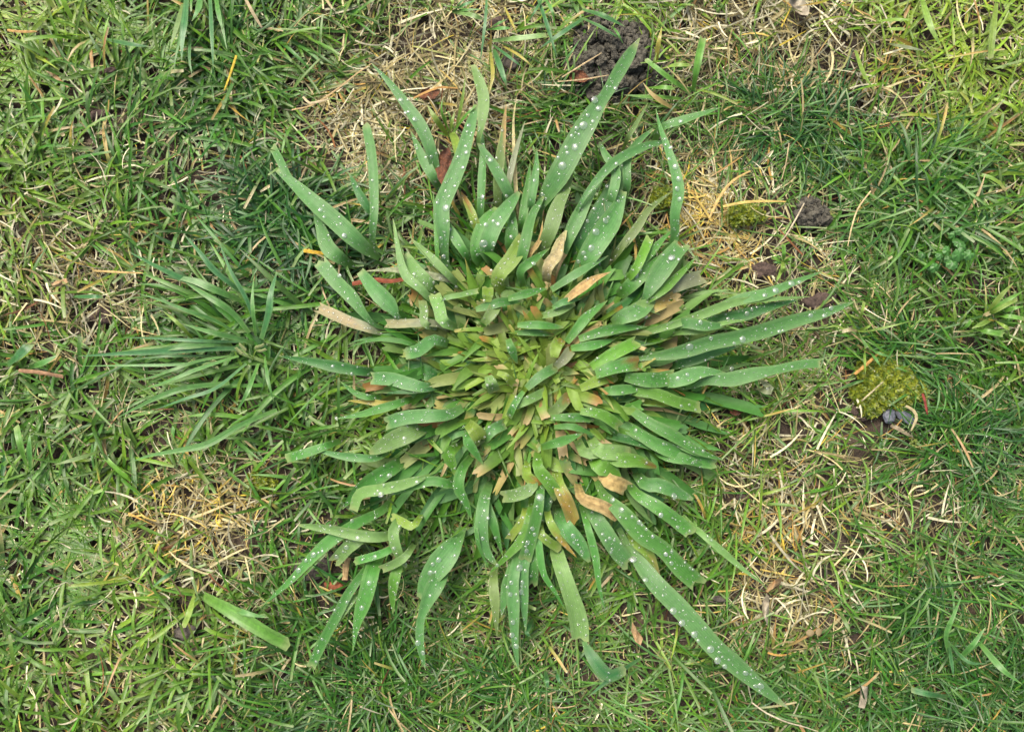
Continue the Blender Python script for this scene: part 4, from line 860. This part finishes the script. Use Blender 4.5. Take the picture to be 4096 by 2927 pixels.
pebble(3452, 1668, 20, 16, 'rounded brown clod next to the pointed slate pebble', M_CLOD, 0, .004, seed=8)
pebble(742, 2525, 46, 30, 'flat grey stone flake with pale rim in straw', M_BARK, .25, .006, .4, 9)
pebble(1252, 2262, 82, 52, 'dark wrinkled bark piece showing under a slanting clump blade', M_BARK, .5, .004, .3, 10, name='bark_piece', cat='bark')
pebble(1338, 2342, 40, 16, 'orange terracotta chip beside the dark bark piece', M_TERRA, -.15, .007, .6, 11, .2, name='terracotta_chip', cat='chip')
pebble(3275, 1204, 58, 34, 'flat purplish clod near the tips of the long clump blades', M_CLOD, .2, .005, .4, 12, name='soil_clod', cat='clod')
pebble(3050, 1080, 56, 26, 'reddish brown soil clod behind a small star-shaped shoot', M_CLOD, -.1, .004, .4, 13, name='soil_clod', cat='clod')
pebble(3390, 250, 62, 40, 'pinkish brown soil clod among pale straw', M_CLOD, .3, .005, .4, 14, name='soil_clod', cat='clod')
pebble(1985, 85, 60, 40, 'dark flat clod behind a flat grass rosette', M_CLOD, 0, .003, .3, 15, name='soil_clod', cat='clod')
pebble(2035, 255, 42, 30, 'slate-coloured clod below a flat grass rosette', M_BARK, 0, .003, .3, 16, name='soil_clod', cat='clod')
pebble(390, 458, 34, 18, 'brown clod in a gap of the green lawn', M_CLOD, .2, .006, .5, 17, name='soil_clod', cat='clod')
pebble(415, 1262, 46, 34, 'dark brown clod beside pale dry leaf and lime grass', M_CLOD, .2, .004, .5, 18, name='soil_clod', cat='clod')
pebble(2875, 2395, 22, 13, 'small black stone in the grass beside the longest slanting blade', M_BARK, -.2, .008, .6, 19)
pebble(2975, 1985, 26, 18, 'dark rounded stone in dry grass near the cut clump blades', M_CLOD, 0, .007, .6, 20)
pebble(440, 280, 24, 12, 'tan sliver of clod in the curved dry grass', M_CLOD, 0, .008, .5, 21, name='soil_clod', cat='clod')
pebble(3240, 2530, 16, 14, 'pale tan oval seed husk lying in straw', rough_mat('husk', C(130, 116, 80), C(170, 152, 110), 300, .6, .2, .0004), 0, .012, .35, 22, .1, name='seed_husk', cat='husk')
pebble(3275, 2526, 13, 15, 'smaller tan round seed husk lying beside the oval one', bpy.data.materials['husk'], 0, .012, .35, 23, .1, name='seed_husk', cat='husk')

def dead_leaf(label, outline, f, mat, z=.012, curl=.004, cat='leaf', name='dead_leaf', ridge=True):
    pts = f(outline); pts = np.array(pts + [pts[0]]); n = 40
    d = np.r_[0, np.cumsum(np.linalg.norm(np.diff(pts, axis=0), axis=1))]; q = np.linspace(0, d[-1], n, endpoint=False)
    ring = np.stack([np.interp(q, d, pts[:, 0]), np.interp(q, d, pts[:, 1])], -1); c = ring.mean(0); V, B = [], []
    for k in np.linspace(.02, 1, 9):
        r = c + (ring - c) * k
        zz = z + curl * k ** 2 * np.sin(np.arange(n) / n * 12.5 + 1) + .0012 * np.array([noise.noise(Vector((x * .04, y * .04, 1))) for x, y in r]) * 2.2
        V.append(p2w(r[:, 0], r[:, 1], zz)); B.append(np.stack([(r[:, 0] - c[0]) / 60, (r[:, 1] - c[1]) / 60, 0 * zz], -1))
    V = np.concatenate(V); ii = np.arange(9 * n).reshape(9, n); F = np.stack([ii[:-1], np.roll(ii, -1, 1)[:-1], np.roll(ii, -1, 1)[1:], ii[1:]], -1).reshape(-1, 4)
    o = link(name, mesh_np(name, V, F, None, np.concatenate(B)), mat); return tag(o, label, cat)
M_BROWNLEAF = rough_mat('brown_leaf', C(84, 52, 36), C(182, 116, 70), 330, .55, 1.0, .002, C(130, 78, 48), spec=.5)
M_PALELEAF = rough_mat('pale_leaf', C(150, 138, 116), C(200, 192, 166), 200, .6, .5, .0008)
M_TANLEAF = rough_mat('tan_leaf', C(170, 130, 84), C(216, 190, 144), 220, .65, .5, .0008)
fX = T(1600, 550, .1724)
leaf = dead_leaf('crumpled reddish-brown dead leaf wedged between two broad clump blades', [(1000, 300), (1130, 220), (1200, 380), (1190, 560), (1240, 650), (1190, 820), (1130, 1000), (1090, 1100), (960, 1090), (880, 960), (810, 700), (860, 640), (830, 520), (900, 470), (920, 380)], fX, M_BROWNLEAF, .0225, .003)
dead_leaf('thin reddish-brown leaf scrap at the foot of the crumbly soil heap', [(1800, 640), (1890, 640), (1930, 690), (1960, 720), (1900, 750), (1780, 740), (1760, 690)], fU, M_BROWNLEAF, .012, .002)
dead_leaf('papery pale grey dead leaf lying on pale straw', [(950, -40), (1190, -30), (1250, 110), (1280, 210), (1240, 240), (1140, 225), (1040, 150), (1000, 90)], T(2900, 0, .264), M_PALELEAF, .013, .003)
dead_leaf('curled tan dead leaf above a bleached husk in dry grass', [(1040, 760), (1075, 745), (1070, 780), (1030, 810), (990, 840), (975, 830), (1000, 790)], fH, M_TANLEAF, .015, .003)
dead_leaf('bleached grey-tan husk leaf standing in dry grass', [(985, 850), (1000, 860), (998, 950), (990, 1040), (975, 1000), (955, 940), (960, 890)], fH, M_PALELEAF, .016, .003)
dead_leaf('pale grey-green square leaf scrap in mown grass', [(700, 1330), (745, 1335), (740, 1420), (725, 1475), (685, 1465), (695, 1400)], T(3000, 1900, .6325), M_PALELEAF, .015, .002)
dead_leaf('tan withered leaf beside the longest slanting clump blade', [(190, 1010), (220, 1060), (255, 1110), (240, 1150), (210, 1130), (185, 1070)], fH, M_TANLEAF, .014, .002)
dead_leaf('red-brown leaf fragment under cut blade ends beside dry grass', [(690, 1170), (750, 1180), (770, 1215), (720, 1240), (680, 1220)], fC, M_BROWNLEAF, .010, .002)
dead_leaf('pale cream leaf piece lying on lawn near dark brown clod', [(330, 375), (430, 345), (440, 375), (380, 400), (340, 400)], fL, M_TANLEAF, .013, .002)
dead_leaf('orange-brown leaf scrap under broad blades in the dark tuft', [(1180, 1180), (1240, 1160), (1235, 1210), (1190, 1240)], fA, M_BROWNLEAF, .012, .002)
dead_leaf('dark brown dead leaf tucked under a golden stalk in straw', [(1120, 420), (1180, 400), (1240, 430), (1200, 480), (1130, 490), (1090, 460)], fA, M_BROWNLEAF, .008, .002)

def stalk(label, pts, f, w, col, z0=.016, z1=.016, arch=.002, name='dry_stalk', tip='p', mat=None):
    s = f([(1, 0)])[0][0] - f([(0, 0)])[0][0]
    o = hero(None, f(pts), w * s, z0=z0, z1=z1, arch=arch, tip=tip, mat=mat or M_STRAW, name=name, keep=False, K=3, fold=-.6, col='straw', prof=[.9, 1, 1, .9, .5 if tip == 'p' else .9])
    a = o.data.attributes['Col']; n = len(o.data.vertices); a.data.foreach_set('color', np.tile(np.r_[col, 1], (n, 1)).astype(np.float32).ravel())
    return tag(o, label, 'stalk')
stalk('thick red-brown stalk lying across under broad clump blades', [(500, 378), (650, 355), (740, 362), (835, 348)], fD, 32, C(150, 82, 56), .02, .02, tip='c')
stalk('reddish stalk stub where two thin clump blades meet', [(425, 815), (450, 860), (492, 925)], fG, 26, C(140, 84, 76), .017, .014, tip='c')
stalk('dark red stalk scrap beside the moss cushion', [(1590, 700), (1630, 850), (1670, 1050)], T(3300, 1400, .2463), 42, C(150, 70, 60), .012, .012)
stalk('long thin pale straw curving past the tip of the longest slanting blade', [(10, 1435), (100, 1500), (230, 1560), (340, 1590), (430, 1620)], T(3000, 1900, .6325), 9, C(220, 208, 176))
stalk('stiff pale stalk beside broad blue-green blades', [(1590, -10), (1640, 80), (1700, 180)], fS3, 22, C(206, 190, 150), .018, .016)
stalk('golden bent stalk arching over straw and a dark brown leaf', [(1060, 475), (1130, 440), (1230, 405), (1350, 412)], fA, 16, C(206, 162, 96))
stalk('pale straw forking beside the lime green lawn near bent golden stalk', [(270, 550), (400, 520), (560, 420), (700, 310), (790, 250)], fA, 12, C(206, 180, 130))
stalk('short hooked cream stalk lying over straw', [(345, 465), (385, 505), (520, 480)], fA, 16, C(216, 200, 160))
stalk('thin pale straw crossing the small dark crumb heap', [(680, 1320), (620, 1430), (560, 1530), (480, 1624)], fR, 11, C(222, 208, 176))
stalk('wavy pale straw stem in the fine dark grass', [(580, 930), (560, 1060), (530, 1170)], fR, 9, C(216, 196, 150))
stalk('slender pale straw leaning through dark lush grass', [(1110, 1240), (1030, 1350), (985, 1480), (960, 1600)], fR, 10, C(220, 200, 150))
stalk('bright yellow straw bundle end by gold straw and dark crumb heap', [(150, 1340), (300, 1310), (450, 1305), (560, 1310)], fR, 18, C(226, 200, 116))
stalk('curved yellow straw forming an arc over gold thatch', [(60, 1420), (140, 1260), (220, 1170), (330, 1110)], fR, 18, C(220, 190, 120))
stalk('straight cream straw lying across the moss cushion', [(590, 830), (760, 680), (950, 510)], T(3300, 1400, .2463), 26, C(200, 190, 150))
stalk('orange dry blade slanting into the top of the moss cushion', [(480, 390), (680, 230), (860, 60)], T(3300, 1400, .2463), 50, C(220, 170, 96), .018)
stalk('forked pale root-like stalk curving below the dark red scrap', [(1310, 905), (1430, 970), (1490, 1090), (1400, 1310)], T(3300, 1400, .2463), 46, C(196, 184, 140), .012)
stalk('flattened grey-brown straw bundle beneath the slate pebbles', [(1070, 1210), (1220, 1280), (1420, 1400)], T(3300, 1400, .2463), 70, C(160, 148, 120), .011, .011)
stalk('white thin straw crossing the crumbly soil heap tip', [(1700, 700), (1880, 590), (2060, 480)], fU, 14, C(206, 184, 140), .02, .024)
stalk('second pale straw at the foot of the crumbly soil heap', [(1660, 740), (1900, 720), (2125, 683)], fU, 13, C(206, 184, 140), .016, .02)
stalk('broken tan hollow stalk beside the dark bark piece', [(1640, 190), (1580, 420), (1530, 800)], T(1150, 2200, .1478), 170, C(206, 176, 126), .012, .010, tip='c')
stalk('long beige stalk lying flat under the tips of the seeding tuft', [(118, 945), (260, 960), (405, 985)], fL, 26, C(184, 146, 110), tip='c')
stalk('straight pale straw above the cream leaf piece', [(605, 297), (760, 305), (930, 312)], fL, 14, C(214, 186, 120))
stalk('golden dry blade lying between lime shoots beside a tan curl', [(45, 195), (140, 205), (240, 205)], fS3, 18, C(206, 168, 104))
stalk('thin bright yellow blade in dark green lawn', [(1535, 360), (1490, 490), (1455, 590)], fS3, 16, C(222, 196, 70))
stalk('yellow curled blade under a broad dark clump blade', [(185, 165), (250, 172), (325, 182)], fD, 26, C(220, 180, 60), .014, .014, tip='c')

# ------------------------------------------------------------------ rain drops
ico = {}
for s_ in (1, 2, 3):
    bm = bmesh.new(); bmesh.ops.create_icosphere(bm, subdivisions=s_, radius=1.0)
    me = bpy.data.meshes.new('drop_shape'); bm.to_mesh(me); bm.free()
    for p in me.polygons: p.use_smooth = True
    me.materials.append(M_WATER); ico[s_] = me
IC = {s_: arr(ico[s_]) for s_ in ico}
def on_blade(h, i, u):
    P, side, hw, f = h; i0 = int(i); k = i - i0; i1 = min(i0 + 1, len(P) - 1)
    p = P[i0] * (1 - k) + P[i1] * k; s = side[i0] * (1 - k) + side[i1] * k; w = hw[i0] * (1 - k) + hw[i1] * k
    t = P[i1] - P[i0] if i1 != i0 else P[i0] - P[i0 - 1]; t = t / (np.linalg.norm(t) + 1e-12); n = np.cross(t, s)
    if n[2] < 0: n = -n
    return p + s * u * w + n * abs(u) * w * f, n, w
drops = []
wts = np.array([np.sum(np.linalg.norm(np.diff(h[0], axis=0), axis=1) * (h[2][1:] + h[2][:-1])) for h in HERO])
nh = len(HERO); traced = nh - 130
prob = wts / wts.sum()
def add(n, lo, hi, power, only=None):
    pr = prob.copy()
    if only: pr[only:] *= .25; pr /= pr.sum()
    for j in rng.choice(nh, n, p=pr):
        h = HERO[j]; i = rng.uniform(.5, len(h[0]) - 1.5); u = rng.uniform(-.85, .85); p, nn, w = on_blade(h, i, u)
        r = lo + (hi - lo) * rng.random() ** power
        if r > w * .75: continue
        if r > .0006 and any(np.linalg.norm(p - q[0]) < (r + q[2]) * 1.15 for q in drops if q[2] > .0005): continue
        drops.append((p, nn, r))
add(1100, .0004, .0010, 1.7, traced)
add(2600, .00025, .0005, 1.3, traced)
add(9000, .00013, .00030, 1.5)
bv, bf, off = [], [], 0
for ch in clump.children:
    V, F = arr(ch.data); bv.append(V); bf += [tuple(int(i) + off for i in q) for q in F]; off += len(V)
tree = BVHTree.FromPolygons([Vector(v) for v in np.concatenate(bv)], bf)
BIG = {
 ('on the blades beside the crumbly soil heap', 'B'): [(775,490,48),(803,545,40),(732,588,28),(765,628,28),(703,655,54),(660,672,32),(628,722,26),(675,712,22),(592,798,28),(650,795,46),(600,832,26),(568,915,52),(540,862,24),(912,413,30),(1335,628,34),(1270,798,28),(1262,872,26),(1300,922,40),(1322,1000,34),(1312,1065,36),(1330,1132,32),(1195,700,30),(100,880,44),(48,1120,30),(180,1008,22),(378,905,22),(386,1012,24),(410,940,22),(120,1275,26),(150,1295,34),(70,1298,30),(122,1420,32),(55,1418,50),(15,1490,20),(235,1378,30),(845,1272,42),(783,1345,50),(755,1450,46),(705,1480,30),(718,1515,28),(672,1535,26),(775,1195,28),(728,1275,28),(830,1168,20),(860,1050,32),(918,902,26),(930,1145,26),(873,838,24),(1275,1515,44),(1322,1523,22),(380,1550,30),(437,1100,28),(460,1128,20),(806,1552,26),(880,1530,24)],
 ('on the blades around the crumpled brown leaf', 'A'): [(927,470,46),(980,490,34),(1012,572,28),(1070,615,34),(1030,565,22),(1020,595,20),(1085,742,26),(1143,862,22),(1178,855,22),(1420,655,28),(1440,702,18),(1400,788,26),(1405,830,34),(1382,928,30),(1353,858,24),(1330,1047,22),(1275,1190,50),(1272,1080,22),(1293,1112,18),(1283,1275,24),(1298,1330,28),(1258,1503,32),(458,1203,36),(483,1248,22),(548,1378,36),(612,1370,34),(580,1248,16),(590,1292,18),(565,1298,14),(795,1010,20),(1218,1155,26),(1240,1383,24),(1510,1118,32),(1505,1172,24)],
 ('on the long blades pointing to the flat purplish clod', 'C'): [(302,217,44),(348,225,22),(320,167,18),(1078,382,42),(1130,372,28),(975,427,46),(905,458,36),(862,520,50),(822,548,24),(790,575,36),(668,608,24),(488,632,32),(544,668,18),(418,790,50),(762,743,42),(557,735,26),(708,767,22),(1203,587,32),(1293,590,32),(1336,540,30),(1440,532,34),(1000,692,26),(1025,685,20),(690,932,34),(403,972,26),(342,995,28),(490,990,20),(295,997,18),(75,328,36),(102,296,22),(98,370,20),(135,597,28),(65,590,18),(457,1198,18),(70,1335,32),(250,1420,20),(345,1437,18)],
 ('on the blades near the red-brown stalk', 'D'): [(383,80,46),(450,70,30),(420,330,34),(475,480,20),(905,318,28),(1073,345,22),(920,528,20),(985,560,26),(915,812,30),(928,865,26),(498,965,22),(375,918,26),(708,985,22),(783,1275,22),(840,1385,28),(400,1255,24),(1093,205,30),(1405,297,22),(1103,480,18)],
 ('on the blades near the dark bark piece', 'F'): [(627,628,36),(415,678,40),(470,655,22),(365,715,26),(318,778,36),(287,825,26),(395,712,14),(445,665,20),(662,458,24),(700,570,34),(850,287,38),(830,265,20),(925,240,20),(1085,208,28),(1130,238,20),(905,165,34),(775,862,34),(708,888,32),(728,1022,34),(813,692,32),(1175,795,38),(1225,710,34),(1187,738,26),(1090,1248,36),(1125,1312,30),(1170,945,20),(1205,792,22),(563,688,34),(445,1305,22),(470,1225,20),(935,635,24),(1000,360,24)],
 ('on the hanging blades above the curled bluish blade', 'G'): [(747,308,50),(697,507,34),(711,546,24),(665,598,32),(659,652,34),(637,598,20),(612,762,46),(652,780,24),(631,857,32),(628,885,22),(620,918,40),(560,858,28),(535,888,22),(552,935,30),(592,935,20),(570,1115,34),(563,1198,36),(592,1270,34),(590,1222,20),(578,1350,26),(375,572,28),(408,440,24),(386,392,20),(961,555,34),(965,598,20),(1017,657,26),(1113,483,18),(1153,545,24),(1200,570,24),(1213,640,22),(1207,662,20),(1350,712,44),(1220,323,36),(1278,387,40),(1345,432,24),(1392,466,30),(1410,485,20),(1437,512,22),(1480,558,24),(1530,420,32),(1563,673,28),(742,993,36),(470,745,26),(437,797,26)],
 ('on the longest slanting blades beside dry grass', 'H'): [(430,947,42),(482,1018,42),(555,1085,40),(503,1075,22),(650,1172,46),(692,1238,38),(735,1273,30),(858,1313,32),(945,1388,38),(915,1390,24),(942,1418,16),(580,1122,22),(703,1190,16),(435,272,38),(358,382,28),(457,453,22),(310,510,20),(388,613,28),(420,665,26),(195,645,38),(267,765,30),(372,857,18),(890,760,26),(760,1235,16),(810,1310,14)]}
def put_drop(p, n, r, where):
    o = bpy.data.objects.new('rain_drop', ico[3]); COL.objects.link(o); o.location = p + n * r * .25; o.rotation_euler = Vector(n).to_track_quat('Z', 'Y').to_euler()
    o.scale = (r * rng.uniform(.9, 1.12), r, r * .5); size = 'large' if r > .00135 else ('middling' if r > .00095 else 'small')
    tag(o, f'{size} clear rain drop {where}', 'drop', f'{size} rain drops {where}')
camv = Vector(CAM); placed = []
for (where, k), L in BIG.items():
    f = {'A': fA, 'B': fB, 'C': fC, 'D': fD, 'F': fF, 'G': fG, 'H': fH}[k]; s_ = f([(1, 0)])[0][0] - f([(0, 0)])[0][0]
    for x, y, d in L:
        q = f([(x, y)])[0]; w = Vector(p2w(q[0], q[1], 0.0)); loc, nn, _, _ = tree.ray_cast(camv, (w - camv).normalized())
        if loc is None or nn is None: continue
        if nn.z < 0: nn = -nn
        if nn.z < .5: continue
        r = d * s_ / 2 * MPP * (H_CAM - loc.z) / H_CAM * 1.05; placed.append((np.array(loc), r)); put_drop(np.array(loc), np.array(nn), r, where)
VV, FF, off = [], [], 0
PL = np.array([p for p, r in placed]); PR = np.array([r for p, r in placed])
for k, (p, n, r) in enumerate(drops):
    if r > .0003 and np.any(np.linalg.norm(PL - p, axis=1) < (PR + r) * 1.05): continue
    q = Vector(n).to_track_quat('Z', 'Y'); fl = .7 if r > .0006 else .85
    V, F = IC[2 if r > .0003 else 1]; R = np.array(q.to_matrix())
    VV.append((V * np.array([r, r, r * fl])) @ R.T + (p + n * r * .25)); FF.append(F + off); off += len(V)
o = link('fine_rain_drops', mesh_np('fine_rain_drops', np.concatenate(VV), np.concatenate(FF)), M_WATER); tag(o, 'fine spray of tiny water beads over the clump blades', 'dew', kind='stuff')
print('drops', len(placed), 'clump parts', len(clump.children))
# beads on the lawn blades
ids = rng.choice(len(PG), 9000, replace=False); tt = rng.integers(2, 6, len(ids)); pos = PG[ids, tt]; V, F = IC[1]
rr = rng.uniform(.0002, .0005, len(ids)) + (rng.random(len(ids)) < .06) * .0003
VV = V[None] * rr[:, None, None] + (pos + np.array([0, 0, .0003]))[:, None]; FF = F[None] + (np.arange(len(ids)) * len(V))[:, None, None]
o = link('lawn_dew', mesh_np('lawn_dew', VV, FF.reshape(-1, 3)), M_WATER); tag(o, 'tiny water beads clinging to the lawn grass', 'dew', kind='stuff')
